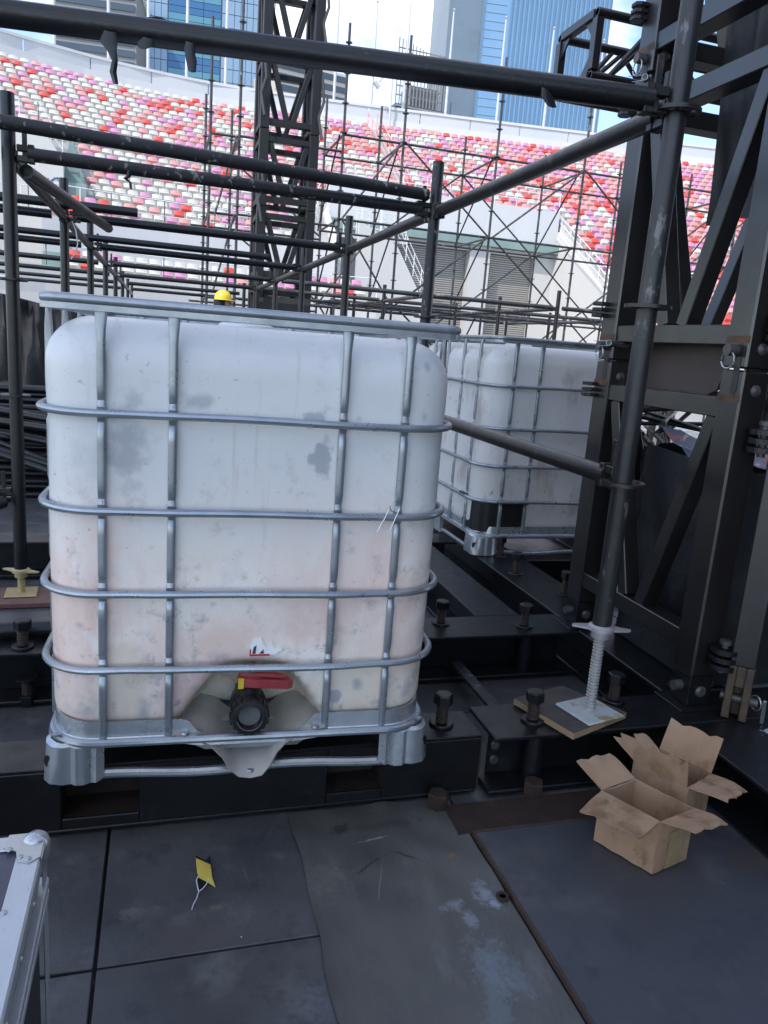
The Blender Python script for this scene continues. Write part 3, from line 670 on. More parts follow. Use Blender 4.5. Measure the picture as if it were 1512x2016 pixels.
# left entrance: white box wall, sloping stair flank, teal steps
MB().prism([(-14, -.3), (-14, 8.72), (-4.72, 8.72), (-3.85, 7.5), (-3.85, -.3)], 34.35, 34.62, 'Y').build('entrance_wall', 'white', GS, 0)
wallbox('entrance_slab', -14, -4.75, 34.63, 37.6, 8.45, 8.70, 'white')
rail([(-14, 34.5, 8.72), (-4.74, 34.5, 8.72), (-3.88, 34.5, 7.5)], .62, .78, 2)
rail([(-7.5, 33.4, 5.3), (-5.0, 33.4, 5.3), (-4.4, 33.4, 4.6)], .25, .95, 2)
wallbox('entrance_ledge', -9, -4.5, 33.2, 34.3, -.3, 5.28, 'white')
for k in range(9):
    wallbox('teal_step', -3.95, -3.75+.09*(8-k), 34.62+k*.36, 34.62+k*.36+.358, 5.4, 6.75+k*.27, 'teal')
for k in range(7):
    wallbox('teal_step', -4.38, -3.42, 31.62+k*.33, 31.62+k*.33+.328, -.3, 3.3+k*.27, 'teal')
# a few small writing marks on the entrance wall (blue and grey graffiti strokes)
b = MB(); b.tube([(-4.45, 34.34, 6.55), (-4.42, 34.34, 6.75), (-4.40, 34.34, 6.5)], .03, 5); b.tube([(-4.25+.2*math.cos(a*.7)+.02*a, 34.34, 6.7+.12*math.sin(a*1.1)) for a in range(9)], .02, 5)
b.build('wall_marks', 'g_deep', GS, 0)

# ------------------------------------------------------------------ masts round the rim
def mast(x, zt, lean=0):
    y = YT+2.7+bow(x); b = MB()
    b.tube([(x, y, -.3), (x+lean*.5, y, (ZT+zt)/2), (x+lean, y, zt)], [.10, .085, .05], 8)
    b.lathe([(.0, zt+.22), (.09, zt+.12), (.0, zt)], (x+lean, y, 0), 8); b.cyl((x-.12, y, ZT+1.6), (x+.12, y, ZT+1.6), .05, 6)
    tag(b.build('flag_mast', 'mast', None, 40), 'thin pale mast standing on the stadium rim', 'mast', 'masts along the stadium rim')
for x, zt in ((-5.8, 26), (-3.1, 26), (-1.0, 26), (1.15, 26), (3.4, 26), (9.9, 22.2), (12.2, 21.4), (14.2, 21.9), (16.9, 21.6), (20.2, 21.6), (23.3, 21.4), (26.6, 21.1)):
    mast(x, zt)
b = MB(); x = 13.2; y = YT+1.9+bow(x)
b.tube([(x, y, ZT+.021), (x, y, ZT+3.9), (x-.25, y, ZT+4.05), (x-.8, y, ZT+3.3)], .06, 8); b.obox((x-.95, y, ZT+3.1), .22, .15, .1, 0, 0, .8)
tag(b.build('lamp_post', 'mast', None, 40), 'short pale lamp post with a bent arm on the stadium rim', 'lamp post')

# ================================================================== buildings
def building(name, label, x, y, rz=0.): return thing(name, label, 'building', (x, y, -.3), rz)
def bpart(par, name, mt, *a): return MB().box(*a).build(name, mt, par, 0, local=True)
# striped grey block at the far left
t = building('office_block', 'grey office block with dark window bands at far left above the stand', -18, 168, R(-6))
bpart(t, 'wall', 'bld_grey', -2.4, 12.6, 0, 20, 0, 64)
for k in range(17): bpart(t, 'window_band', 'g_dark', -2.2, 12.3, -.25, -.002, 30+k*1.95, 31.15+k*1.95)
bpart(t, 'cornice', 'bld_beige', -2.6, 12.8, -.35, 20.2, 64.01, 65.5)
# pale blue glass tower with a banded bay
t = building('glass_tower', 'pale blue glass tower with a band of teal and deep blue glass', -1.6, 180, R(-4))
bpart(t, 'core', 'bld_grey', -8.5, 23.6, .3, 26, 0, 110); bpart(t, 'upper_glass', 'g_blue', -8.4, 23.5, .05, .298, 84.9, 110)
cw, chh = 1.28, 2.6
pm = {}
def pane(k, w, h):
    if (k, w) not in pm: pm[(k, w)] = MB().box(0, w, -.12, .12, 0, h).mesh('pane', k, 0)
    return pm[(k, w)]
for j in range(13):
    z = 51+j*chh
    for i in range(8): inst('pane', pane('g_blue', cw-.10, chh-.14), t, (-8.4+i*cw, .15, z))
    for k2 in range(2):
        kk = ('g_deep', 'g_teal')[(j+k2) % 2] if j % 4 != 3 else ('g_teal', 'g_deep')[k2]
        for i in range(3): inst('pane', pane(kk, 3.4, chh/2-.1), t, (2.0+i*3.5, .05, z+k2*chh/2))
    for i in range(7): inst('pane', pane('g_blue', cw-.10, chh-.14), t, (12.7+i*cw, .15, z))
    bpart(t, 'spandrel', 'bld_grey', 21.8, 23.5, .1, .29, z, z+chh-.2)
# beige office slab behind the centre tower
t = building('office_slab', 'beige office slab with dark window bands behind the centre truss tower', 29, 165, R(10))
bpart(t, 'wall', 'bld_beige', -8.5, 6.6, 0, 18, 0, 55)
for k in range(15): bpart(t, 'window_band', 'g_dark', -8.3, 6.4, -.25, -.002, 26+k*1.95, 27.1+k*1.95)
for k in range(15): bpart(t, 'side_window_band', 'g_dark', 6.602, 6.85, .6, 17.4, 26+k*1.95, 27.1+k*1.95)
# open-framed dark tower
t = building('unfinished_tower', 'dark glass tower with an open framed crown left of the big tower', 65.5, 215, R(4))
bpart(t, 'wall', 'g_dark', -6, 8, 0, 14, 0, 66)
for k in range(9): bpart(t, 'floor_band', 'bld_grey', -6.2, 8.2, -.3, -.002, 46+k*2.4, 46.5+k*2.4)
for k in range(15): bpart(t, 'crown_mullion', 'bld_grey', -6+k*1.0-.12, -6+k*1.0+.12, -.12, .12, 66.01, 82-.25*k)
for k in range(6): bpart(t, 'crown_rail', 'bld_grey', -6.1, 8.1, .13, .3, 68+k*2.3, 68.3+k*2.3)
for k in range(8): bpart(t, 'crown_mullion', 'bld_grey', 7.7, 7.95, .4+k*1.7, .65+k*1.7, 66.01, 78)
bpart(t, 'plant_room', 'bld_grey', -1, 7.6, 3, 10, 66.01, 72)
# big glass tower with close vertical fins
t = building('finned_glass_tower', 'tall blue glass tower with close vertical fins and a dark blank side', 92.5, 220, R(-9))
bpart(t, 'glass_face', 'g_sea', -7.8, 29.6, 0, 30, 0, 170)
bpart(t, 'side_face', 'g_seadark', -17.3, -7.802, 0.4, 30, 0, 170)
for k in range(28):
    x = -7.7+1.36*k
    if k in (1, 2, 3, 4, 5): continue
    bpart(t, 'fin', 'fin', x-.13, x+.13, -.5, -.002, 40, 170)
for k in range(48): bpart(t, 'floor_line', 'finlight', -6.9, -1.2, -.12, -.002, 40+k*2.2, 40.3+k*2.2)
bpart(t, 'corner_strip', 'finlight', -7.799, -7.2, -.25, -.003, 40, 170)
# ================================================================== container tanks
def bottle(recess=True, mats=('hdpe', 'recess'), z0=.114, z1=1.112, hx=.476, hy=.583):
    b = MB(); NP, NZ = 200, 64
    per = []
    Rr = .12
    def perim(ax, ay, r):
        segs = []
        # start middle of front going +x
        L = 2*(2*ax-2*r)+2*(2*ay-2*r)+2*math.pi*r
        out = []
        for k in range(NP):
            s_ = L*k/NP
            lst = [('l', (0, -ay), (ax-r, -ay)), ('a', (ax-r, -ay+r), -90), ('l', (ax, -ay+r), (ax, ay-r)), ('a', (ax-r, ay-r), 0), ('l', (ax-r, ay), (-ax+r, ay)),
                   ('a', (-ax+r, ay-r), 90), ('l', (-ax, ay-r), (-ax, -ay+r)), ('a', (-ax+r, -ay+r), 180), ('l', (-ax+r, -ay), (0, -ay))]
            for e in lst:
                ln = math.dist(e[1], e[2]) if e[0] == 'l' else math.pi*r/2
                if s_ <= ln+1e-9:
                    if e[0] == 'l':
                        t = s_/ln if ln > 0 else 0; out.append((e[1][0]+(e[2][0]-e[1][0])*t, e[1][1]+(e[2][1]-e[1][1])*t))
                    else:
                        a = R(e[2]+90*s_/ln); out.append((e[1][0]+r*math.cos(a), e[1][1]+r*math.sin(a)))
                    break
                s_ -= ln
        return out
    rt_, rb = .105, .065
    levels = []
    for i in range(NZ+1):
        t = i/NZ
        if i <= 10: a = math.pi/2*(1-i/10); z = z0+rb-rb*math.sin(a); ins = rb-rb*math.cos(a)
        elif i >= NZ-12: a = math.pi/2*(i-(NZ-12))/12; z = z1-rt_+rt_*math.sin(a); ins = rt_-rt_*math.cos(a)
        else: z = z0+rb+(z1-rt_-z0-rb)*(i-10)/(NZ-22); ins = 0
        levels.append((z, ins))
    vs = []; dd = []
    for z, ins in levels:
        tbul = .006*ss(.84, .98, z)
        bulge = .006*math.sin(math.pi*min(1, max(0, (z-.2)/.8)))
        for (x, y) in perim(hx-ins+bulge*.4+tbul, hy-ins, max(.03, .118-ins*.5)):
            d = 0
            if recess and y < -hy+.13+ins*.0 and abs(x) < .26:
                # arch shaped recess for the valve
                top = .305; wd = .085+.085*ss(.30, .13, z)
                d = ss(wd+.022, wd-.035, abs(x-.01))*ss(top+.004, top-.055, z+.55*(x-.01)**2*1.8)
                y += .115*d
            y -= bulge*(1 if y < 0 else -1)*.6
            vs.append((x, y, z)); dd.append(d)
    n = NP; fs = []
    for i in range(NZ):
        for k in range(n):
            k2 = (k+1) % n; fs.append((i*n+k, i*n+k2, (i+1)*n+k2, (i+1)*n+k))
    # top: shallow dome grid replaced by a fan ring
    fs.append(tuple(range(n))[::-1]); fs.append(tuple(NZ*n+k for k in range(n)))
    b.add(vs, fs)
    b.mat(0).lathe([(.085, z1-.01), (.085, z1+.012), (.075, z1+.016)], (0, .1, 0), 28)
    return b
def loft_bar(x, y, z0, z1, rings, wdir='x', top=True):
    """flattened tube post, pinched where rings cross"""
    b = MB(); N = 46; pts = []
    zz = sorted(set([z0+(z1-z0)*k/N for k in range(N+1)]+[q+d for q in rings for d in (-.03, -.022, -.012, 0, .012, .022, .03)]))
    zz = [q for q in zz if z0 <= q <= z1]; n = 10; vs = []
    for z in zz:
        pin = max([math.exp(-((abs(z-q)-.024)/.007)**2) for q in rings]+[0])
        fl = max([1-ss(.0, .014, abs(z-q)) for q in rings]+[0])
        tp = ss(z1-.06, z1-.015, z) if top else 0
        hw = .0098+.0035*tp-.0012*pin+.001*fl; hd = .0090-.0045*pin-.003*fl-.003*tp; oy = .003*pin+.002*fl
        for k in range(n):
            a = 2*math.pi*k/n; c, s_ = math.cos(a), math.sin(a)
            c = math.copysign(abs(c)**.6, c); s_ = math.copysign(abs(s_)**.6, s_)
            sg = 1 if (y if wdir == 'x' else x) < 0 else -1
            vs.append((x+hw*c, y+hd*s_+oy*sg, z) if wdir == 'x' else (x+hd*s_+oy*sg, y+hw*c, z))
    m_ = len(zz)
    fs = [(i*n+k, i*n+(k+1) % n, (i+1)*n+(k+1) % n, (i+1)*n+k) for i in range(m_-1) for k in range(n)]
    fs += [tuple(range(n))[::-1], tuple((m_-1)*n+k for k in range(n))]
    return b.add(vs, fs)
def make_tank(label, loc, rz, detail=True, bmat=('hdpe', 'recess'), guard=False, ngroup='container tanks', valve=True):
    T = thing('container_tank', label, 'tank', loc, rz, ngroup)
    HX, HY = .485, .60
    RZS = [.905, .685, .488, .298]
    def bd(mb, name, mt, par=T, sm=35, bev=0): return mb.build(name, mt, par, sm, bev, local=True)
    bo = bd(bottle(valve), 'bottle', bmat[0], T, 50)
    for z in RZS:
        pts = []
        for p in rrect(HX+.008, HY+.009, .138, 9, z): pts.append(p)
        # densify straight runs so the rings can bow a little and sag between posts
        P2 = []
        for i, p in enumerate(pts):
            q = pts[(i+1) % len(pts)]; d = math.dist(p, q); nn = max(1, int(d/.06))
            for k in range(nn):
                t_ = k/nn; x = p[0]+(q[0]-p[0])*t_; y = p[1]+(q[1]-p[1])*t_
                bw = .013*(1-min(1, abs(x)/.30)**4) if abs(abs(y)-HY-.009) < .004 else 0
                P2.append((x, y+math.copysign(bw, y), z+.002*math.sin(9*x+z*30)))
        bd(MB().tube(P2, .0092, 10, closed=True), 'cage_ring', 'galv')
    for sx in (-.347, -.195, .195, .347):
        for sy in (-1, 1): bd(loft_bar(sx, sy*HY*.9905, .11, 1.131, RZS), 'cage_post', 'galv')
    for sy in (-.43, -.2, .05, .28, .46):
        for sx in (-1, 1): bd(loft_bar(sx*HX*.9905, sy, .11, 1.131, RZS, 'y'), 'cage_post', 'galv')
    rim = bd(MB().tube([(x, y, 1.142) for x, y, z in rrect(.4635, HY+.003, .035, 6)], .0112, 12, closed=True), 'top_rim', 'galv')
    fl = MB(); o_, i_ = rrect(.472, HY+.0115, .04, 6), rrect(.4665, HY+.006, .036, 6); n = len(o_)
    fl.add([(p[0], p[1], 1.120) for p in o_]+[(p[0], p[1], 1.120) for p in i_]+[(p[0], p[1], 1.1325) for p in o_]+[(p[0], p[1], 1.1325) for p in i_],
           [f for k in range(n) for f in ((k, (k+1) % n, 2*n+(k+1) % n, 2*n+k), (n+k, 3*n+k, 3*n+(k+1) % n, n+(k+1) % n), (k, n+k, n+(k+1) % n, (k+1) % n), (2*n+k, 2*n+(k+1) % n, 3*n+(k+1) % n, 3*n+k))])
    bd(fl, 'rim_flange', 'galv', rim)
    # ---- pallet: tray lip, lower flange tube, corner feet, skid tube
    tr = MB(); prof = [(.452, .575, .118), (.462, .587, .120), (.466, .590, .156), (.470, .595, .158), (.472, .598, .118), (.484, .609, .108), (.486, .611, .098), (.470, .595, .098)]
    N = None; vs = []
    for hx, hy, z in prof:
        q = rrect(hx, hy, .115, 8, z)
        # densify
        q2 = []
        for i, p in enumerate(q):
            w = q[(i+1) % len(q)]; d = math.dist(p, w); nn = 34 if d > .5 else 1
            for k in range(nn): t_ = k/nn; q2.append((p[0]+(w[0]-p[0])*t_, p[1]+(w[1]-p[1])*t_, z))
        N = len(q2)
        for p in q2:
            x, y, zq = p
            if valve and y < -.5 and abs(x-.008) < .175:       # the lip dips under the valve
                zq = zq-.045*ss(.165, .12, abs(x-.008))*(1 if zq > .11 else .15)
            vs.append((x, y, zq))
    K = len(prof); fs = [(i*N+k, i*N+(k+1) % N, ((i+1) % K)*N+(k+1) % N, ((i+1) % K)*N+k) for i in range(K) for k in range(N)]
    tray = bd(tr.add(vs, fs), 'pallet_tray', 'galv2')
    bd(MB().box(-.445, .445, -.52, .565, .106, .111), 'tray_floor', 'galv2', tray, 0)
    bd(MB().tube(rrect(.474, HY+.008, .115, 8, .108), .0105, 10, closed=True), 'flange_tube', 'galv', tray)
    fmesh = MB()
    def foot(sx, sy):
        pl = [(.345, -.596), (.362, -.604), (.375, -.597), (.390, -.607), (.408, -.607), (.420, -.598), (.440, -.602), (.462, -.594), (.478, -.572), (.482, -.545), (.478, -.525), (.482, -.50), (.482, -.47)]
        rows = []
        for z, fl_ in ((.0, .0), (.004, .006), (.05, .003), (.098, 0.0), (.104, -.008)):
            rows.append([(sx*(x+fl_*(1 if x > .45 else 0)), sy*(abs(y)+fl_)*1, z+(.012*ss(.37, .345, x) if z < .01 else 0)) for x, y in pl])
        f = bd(MB().sheet(rows, .004), 'pallet_foot', 'galv2')
        h = MB().lathe([(.0, .0), (.017, 0), (.017, .004), (.012, .0045), (.0, .0045)], (0, 0, 0), 16, 'Y').build('foot_hole', 'blacktape', f, 30, local=True)
        nx, ny = sx*.68, sy*.73; h.location = (sx*.470, sy*.5855, .055); h.rotation_euler = (0, 0, math.atan2(-nx, ny))
        r_ = bd(MB().lathe([(.009, 0), (.009, .004), (.005, .006), (.0, .006)], (sx*.455, sy*.577, .119), 14), 'rivet', 'galv', tray)
        return f
    for sx in (-1, 1):
        for sy in (-1, 1): foot(sx, sy)
    for sy in (-1, 1):       # middle feet on the sides and the back
        for sx in (-1, 1):
            bd(MB().prism([(-.07, .0), (-.055, .1), (.055, .1), (.07, .0)], sx*.458, sx*.482, 'X'), 'pallet_foot', 'galv2') if sy == 1 else None
    bd(MB().prism([(-.09, .0), (-.06, .1), (.06, .1), (.09, .0)], .575, .598, 'Y'), 'pallet_foot', 'galv2')
    sk = []
    for p in rrect(.455, .590, .06, 5, .013): sk.append(p)
    sk2 = []
    for i, p in enumerate(sk):
        w = sk[(i+1) % len(sk)]; nn = 20 if math.dist(p, w) > .4 else 1
        for k in range(nn): t_ = k/nn; x = p[0]+(w[0]-p[0])*t_; sk2.append((x, p[1]+(w[1]-p[1])*t_, .013+.005*math.sin(x*14)))
    bd(MB().tube(sk2, .0125, 10, closed=True), 'skid_tube', 'galv')
    if valve:
        # apron under the valve: a trough of folded sheet
        fr = [(-.185, .122), (-.150, .116), (-.115, .099), (-.085, .082), (-.062, .060), (-.045, .030), (-.022, .010), (.008, .005), (.036, .010), (.056, .034), (.072, .068), (.095, .090), (.127, .104), (.160, .118), (.195, .124)]
        bk = [(-.170, .140), (-.140, .158), (-.115, .164), (-.09, .154), (-.07, .136), (-.045, .116), (-.02, .106), (.008, .104), (.034, .106), (.06, .118), (.082, .138), (.105, .156), (.13, .164), (.155, .156), (.185, .140)]
        rows = []
        for k in range(7):
            t_ = k/6; rows.append([(a[0]*(1-t_)+c[0]*t_, -.632+(.162*t_)+.022*ss(.02, .13, abs(a[0]*(1-t_)+c[0]*t_-.008)), a[1]*(1-t_**.8)+c[1]*t_**.8) for a, c in zip(fr, bk)])
        ap = bd(MB().sheet(rows, .004), 'valve_apron', 'galvdust', T, 60)
        for x, y, z in ((.008, -.615, .018), (-.155, -.603, .122), (.17, -.603, .124)): bd(MB().lathe([(.011, 0), (.009, .004), (.0, .005)], (x, y, z), 12), 'rivet', 'galv', ap)
        # the dust in the recess floor: dusty inner shelf
        va = MB()
        va.lathe([(.030, -.46), (.030, -.53), (.045, -.532), (.047, -.555), (.034, -.558), (.034, -.590)], (.0, 0, .172), 28, 'Y')
        va.cyl((0, -.565, .172), (0, -.565, .222), .022, 20); va.lathe([(.030, .205), (.030, .226), (.022, .232)], (0, -.565, 0), 22)
        V = bd(va, 'valve', 'blackplastic', T, 35)
        co = MB()
        pr = [(.034, -.588), (.044, -.590), (.046, -.597), (.046, -.628), (.043, -.634), (.033, -.635), (.031, -.629), (.029, -.612), (.0, -.612)]
        co.lathe(pr, (.0, 0, .170), 36, 'Y')
        for k in range(18):
            a = 2*math.pi*k/18; co.obox((.046*math.cos(a), -.612, .170+.046*math.sin(a)), .0035, .014, .0035, 0, 0, -a)
        C_ = bd(co, 'outlet_collar', 'blackplastic', V, 35)
        bd(MB().lathe([(.0, -.618), (.026, -.618), (.0285, -.616), (.0285, -.613), (.0, -.613)], (0, 0, .170), 28, 'Y'), 'outlet_cap', 'greycap', V, 35)
        bd(MB().tube([(.031*math.cos(a*.35+3.3), -.637, .170+.031*math.sin(a*.35+3.3)) for a in range(9)], .0012, 6), 'collar_seal', 'greycap', V)
        hd = MB()
        hd.lathe([(.028, .232), (.030, .236), (.030, .252), (.024, .257), (.0, .257)], (0, -.565, 0), 20)
        pl = [(-.026, -.026), (.012, -.034), (.055, -.030), (.098, -.020), (.112, -.004), (.100, .010), (.055, .014), (.012, .022), (-.024, .022)]
        k0 = len(hd.v)
        hd.prism([(a, -.565+q) for a, q in pl], .234, .257)
        hd.prism([(a*.9, -.565+q*.55) for a, q in pl], .257, .266)
        # droop the lever's end a little
        hd.v = [(x, y, z-(.10*max(0, x-.02)+.9*max(0, x-.02)**2)) for x, y, z in hd.v]
        H = bd(hd, 'handle', 'redhandle', V, 30, .002)
        bd(MB().lathe([(.0, .2625), (.016, .262), (.017, .272), (.013, .277), (.0, .278)], (-.002, -.565, 0), 18), 'knob', 'greycap', V)
        bd(MB().obox((-.022, -.594, .246), .007, .0025, .014, 0, .1), 'tag', 'yellowtag', V)
        # torn label
        lb = MB(); y_ = -.5868
        lb.prism([(-.002, .318), (.060, .320), (.078, .332), (.066, .340), (.058, .336), (.048, .356), (.038, .338), (.030, .346), (.024, .366), (.010, .362), (.004, .366), (-.002, .345)], y_-.0016, y_-.0003, 'Y')
        L_ = bd(lb, 'torn_label', 'paper', T, 0)
        bd(MB().box(-.003, .046, y_-.0030, y_-.0018, .3165, .3215), 'label_border', 'redprint', L_, 0); bd(MB().box(-.0035, .000, y_-.0030, y_-.0018, .3217, .335), 'label_border', 'redprint', L_, 0)
        bd(MB().prism([(.003, .323), (.011, .323), (.013, .345), (.006, .340)], y_-.0030, y_-.0018, 'Y'), 'label_print', 'darkprint', L_, 0)
        bd(MB().prism([(.020, .323), (.032, .323), (.030, .334)], y_-.0030, y_-.0018, 'Y'), 'label_print', 'darkprint', L_, 0)
    if guard:
        for sx in (-1,):
            rows = [[(sx*(x), y, z) for (x, y) in pl_] for z, pl_ in [(z, [(.19+.0, -.584), (.30, -.586), (.40, -.584), (.445, -.57), (.470, -.53), (.472, -.48), (.472, -.38)]) for z in (.128, .2, .285)]]
            bd(MB().sheet(rows, .005), 'corner_guard', 'blackplastic', T, 50)
            bd(MB().box(sx*.22-.03, sx*.22+.03, -.622, -.600, .288, .302), 'guard_hook', 'blackplastic', T, 0); bd(MB().box(sx*.49-.01, sx*.49+.01, -.44, -.36, .288, .31), 'guard_hook', 'blackplastic', T, 0)
    return T
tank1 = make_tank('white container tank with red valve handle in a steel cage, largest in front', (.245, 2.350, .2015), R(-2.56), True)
tank2 = make_tank('dusty white caged tank with a black corner guard, behind the scaffold post', (2.135, 4.31, .2015), R(.5), True, ('hdpe_dirty', 'hdpe_dirty'), True, valve=False); tank2.scale = (1, 1, 1.035)
plat = tag(MB().box(2.75, 4.7, 11.55, 13.1, -.001, .50).build('equipment_platform', 'farblack', None, 0, .01), 'low dark platform under the small yellow tank', 'platform')
tank3 = make_tank('small far yellow tank seen just above the front tank rim', (3.55, 12.3, .502), R(2), True, ('hdpe_yellow', 'hdpe_yellow'), False, valve=False)
# spring clip hung on the second ring
def rclip(name, p, size, rz, label=None, parent=None, rx=0):
    b = MB(); r = size*.14; pts = []
    for k in range(22):
        a = math.pi*2*1.6*k/21; pts.append((r*math.cos(a), .002*k/21, r*math.sin(a)))
    e = pts[-1]
    for k in range(1, 12): pts.append((e[0]-size*.055*k*.25, .002, e[2]-size*.06*k+size*.03*math.sin(k*1.1)))
    b.tube(pts, size*.017, 6)
    s0 = [pts[0]]; 
    for k in range(1, 10): s0.append((pts[0][0]-size*.01*k, 0, pts[0][2]-size*.07*k))
    b.tube(s0, size*.017, 6)
    mm = Matrix.Translation(Vector(p)) @ Matrix.Rotation(rz, 4, 'Z') @ Matrix.Rotation(rx, 4, 'Y')
    b.v = [tuple(mm @ Vector(q)) for q in b.v]
    o = b.build(name, 'clip', parent, 40)
    if label: tag(o, label, 'clip')
    return o
rclip('spring_clip', (.225+.322, 1.712, .2+.715), .095, 0, 'twisted steel wire spring clip hanging on the front tank cage ring', rx=R(12))

# ================================================================== scaffold round the tank
PR = .0285
SC = thing('tube_scaffold', 'black tube scaffold of posts, rails and rosette discs round the tanks', 'scaffold', (.3, 6.0, 0))
AX, AY0, BAY = 1.296, 1.892, 1.90
LX, LY0 = -.63, 1.83
LV = 1.972
def rosette(parent, x, y, z, r=.062):
    b = MB(); b.lathe([(PR-.001, -.006), (r, -.005), (r+.001, 0), (r, .005), (PR-.001, .006)], (x, y, z), 24)
    return b.build('rosette', 'pipe_worn', parent, 30)
def rosette_slots(parent, x, y, z, mt='pipe_worn'):
    """plate with eight openings: inner ring, spokes and outer ring"""
    b = MB(); h = .005
    b.lathe([(PR-.001, -h), (.037, -h), (.037, h), (PR-.001, h)], (x, y, z), 24)
    n = 32; o = [(.064*math.cos(2*math.pi*k/n), .064*math.sin(2*math.pi*k/n)) for k in range(n)]; i = [(.054*math.cos(2*math.pi*k/n), .054*math.sin(2*math.pi*k/n)) for k in range(n)]
    vs = [(x+a, y+c, z+s*h) for s in (-1, 1) for q in (o, i) for a, c in q]; fs = []
    for k in range(n):
        k2 = (k+1) % n
        fs += [(k, k2, n+k2, n+k), (2*n+k, 3*n+k, 3*n+k2, 2*n+k2), (k, 2*n+k, 2*n+k2, k2), (n+k, n+k2, 3*n+k2, 3*n+k)]
    b.add(vs, fs)
    for k in range(8): a = 2*math.pi*k/8+.2; b.obox((x+.046*math.cos(a), y+.046*math.sin(a), z), .0095, .006, h*.96, a)
    return b.build('rosette', mt, parent, 30)
def standard(x, y, z0, z1, discs=(), mt='pipe', slots=False, sc=SC):
    s_ = MB().pipe((x, y, z0), (x, y, z1), PR, 18).build('post', mt, sc, 40)
    for z in discs: (rosette_slots if slots else rosette)(s_, x, y, z)
    return s_
def wedge_head(parent, p, d, mt='pipe_worn'):
    """cast connector at a rail's end; p on the post axis, d = direction into the rail"""
    d = Vector((d[0], d[1], 0)).normalized(); p = Vector(p); a = math.atan2(d.y, d.x); b = MB()
    c = p+d*.062
    b.obox(c+Vector((0, 0, .020)), .030, .017, .012, a); b.obox(c+Vector((0, 0, -.022)), .030, .017, .012, a); b.obox(c+d*.026, .012, .021, .036, a)
    b.obox(c+Vector((0, 0, .035)), .010, .0035, .075, a)
    return b.build('wedge_head', mt, parent, 0, .002)
def ledger(p0, p1, mt='pipe', heads=True, r=PR, name='rail', sc=SC, n=16):
    p0, p1 = Vector(p0), Vector(p1); d = (p1-p0).normalized()
    o = MB().cyl(p0+d*.075, p1-d*.075, r, n).build(name, mt, sc, 40)
    if heads: wedge_head(o, p0, d); wedge_head(o, p1, -d)
    return o
# near right post with jack
a0 = standard(AX, AY0, .50, 3.6, (.956, 1.456, 1.956, 2.456), 'pipe_grey', True)
def jack(x, y, zb, ztop, mt='zinc', pmat_='plate', hw=.075, rz=0., nut='zinc', sc=SC):
    b = MB(); b.obox((x, y, zb+.004), hw, hw, .004, rz)
    pl = b.build('jack_plate', pmat_, sc, 0, .003)
    pr = [(.0165, zb+.008)]; z = zb+.012
    while z < ztop+.02: pr += [(.0172, z), (.0172, z+.0030), (.0135, z+.0055), (.0135, z+.008)]; z += .0105
    pr.append((.0165, z)); j = MB().lathe(pr, (x, y, 0), 20).build('jack_screw', mt, sc, 30)
    q = MB(); q.lathe([(.020, ztop-.030), (.028, ztop-.030), (.030, ztop-.008), (.040, ztop-.006), (.040, ztop+.006), (.031, ztop+.012), (.0295, ztop+.012)], (x, y, 0), 24)
    for s_ in (-1, 1):
        a = R(-22)+(0 if s_ > 0 else math.pi)
        q.prism([(x+math.cos(a)*u-math.sin(a)*w, y+math.sin(a)*u+math.cos(a)*w) for u, w in ((.034, -.022), (.075, -.012), (.088, -.004), (.088, .006), (.06, .012), (.034, .022))], ztop-.003, ztop+.003)
    q.build('wing_nut', nut, sc, 30)
jack(AX, AY0, .2258, .505, rz=R(14))
pp = [(1.095, 2.012), (1.305, 2.078), (1.418, 1.872), (1.175, 1.775)]
b = MB(); b.prism(pp, .2035, .2235); b.mat(1).prism([(x*.998+.0026, y*.998+.0039) for x, y in pp], .2236, .2250)
tag(b.build('plywood_pad', ['plyedge', 'ply'], None, 0), 'stained dark plywood pad with a raw edge under the zinc jack plate', 'plywood pad')
# far right and left lines of posts
L0Y = 2.165
posts = {('A', 0): (AX, AY0), ('L', 0): (LX, L0Y)}
for j in range(1, 6):
    posts[('A', j)] = (AX, AY0+BAY*j)
for j in range(1, 9): posts[('L', j)] = (LX, LY0+BAY*j)
for j in (6, 7): posts[('A', j)] = (AX+(.0 if j == 7 else 0), AY0+BAY*j)
for j in range(4, 8):
    for k in (1, 2, 3): posts[('B%d' % k, j)] = (AX+1.905*k, AY0+BAY*j)
for (c_, j), (x, y) in posts.items():
    if (c_, j) == ('A', 0): continue
    zt = 2.2 if j < 6 else 2.15
    if c_ == 'L' and j == 0: zt = 2.4
    zb = .07 if (c_, j) != ('L', 1) else .13
    zb0 = zb
    if c_ == 'A' and j == 1: zb0 = .30
    mt = 'pipe_chip' if (c_, j) == ('A', 1) else 'pipe'
    if (c_, j) in (('A', 6),): pass
    standard(x, y, zb0, zt, (.956, 1.456) if j < 3 else (1.456,), mt)
    if (c_, j) == ('L', 1): jack(x, y, .0235, .135, 'brass', 'brass', .07, R(4), 'brass')
    elif (c_, j) == ('A', 1): jack(x, y, .0015, .31, hw=.065)
    else: jack(x, y, .0015, zb+.005, hw=.06, mt='farpipe', pmat_='farpipe', nut='farpipe')
tag(MB().obox((LX+.02, LY0+BAY-.03, .0125), .16, .12, .010, R(2)).build('red_plywood_pad', 'redply', None, 0, .001), 'dark red plywood pad under the left scaffold post with yellow jack', 'plywood pad')
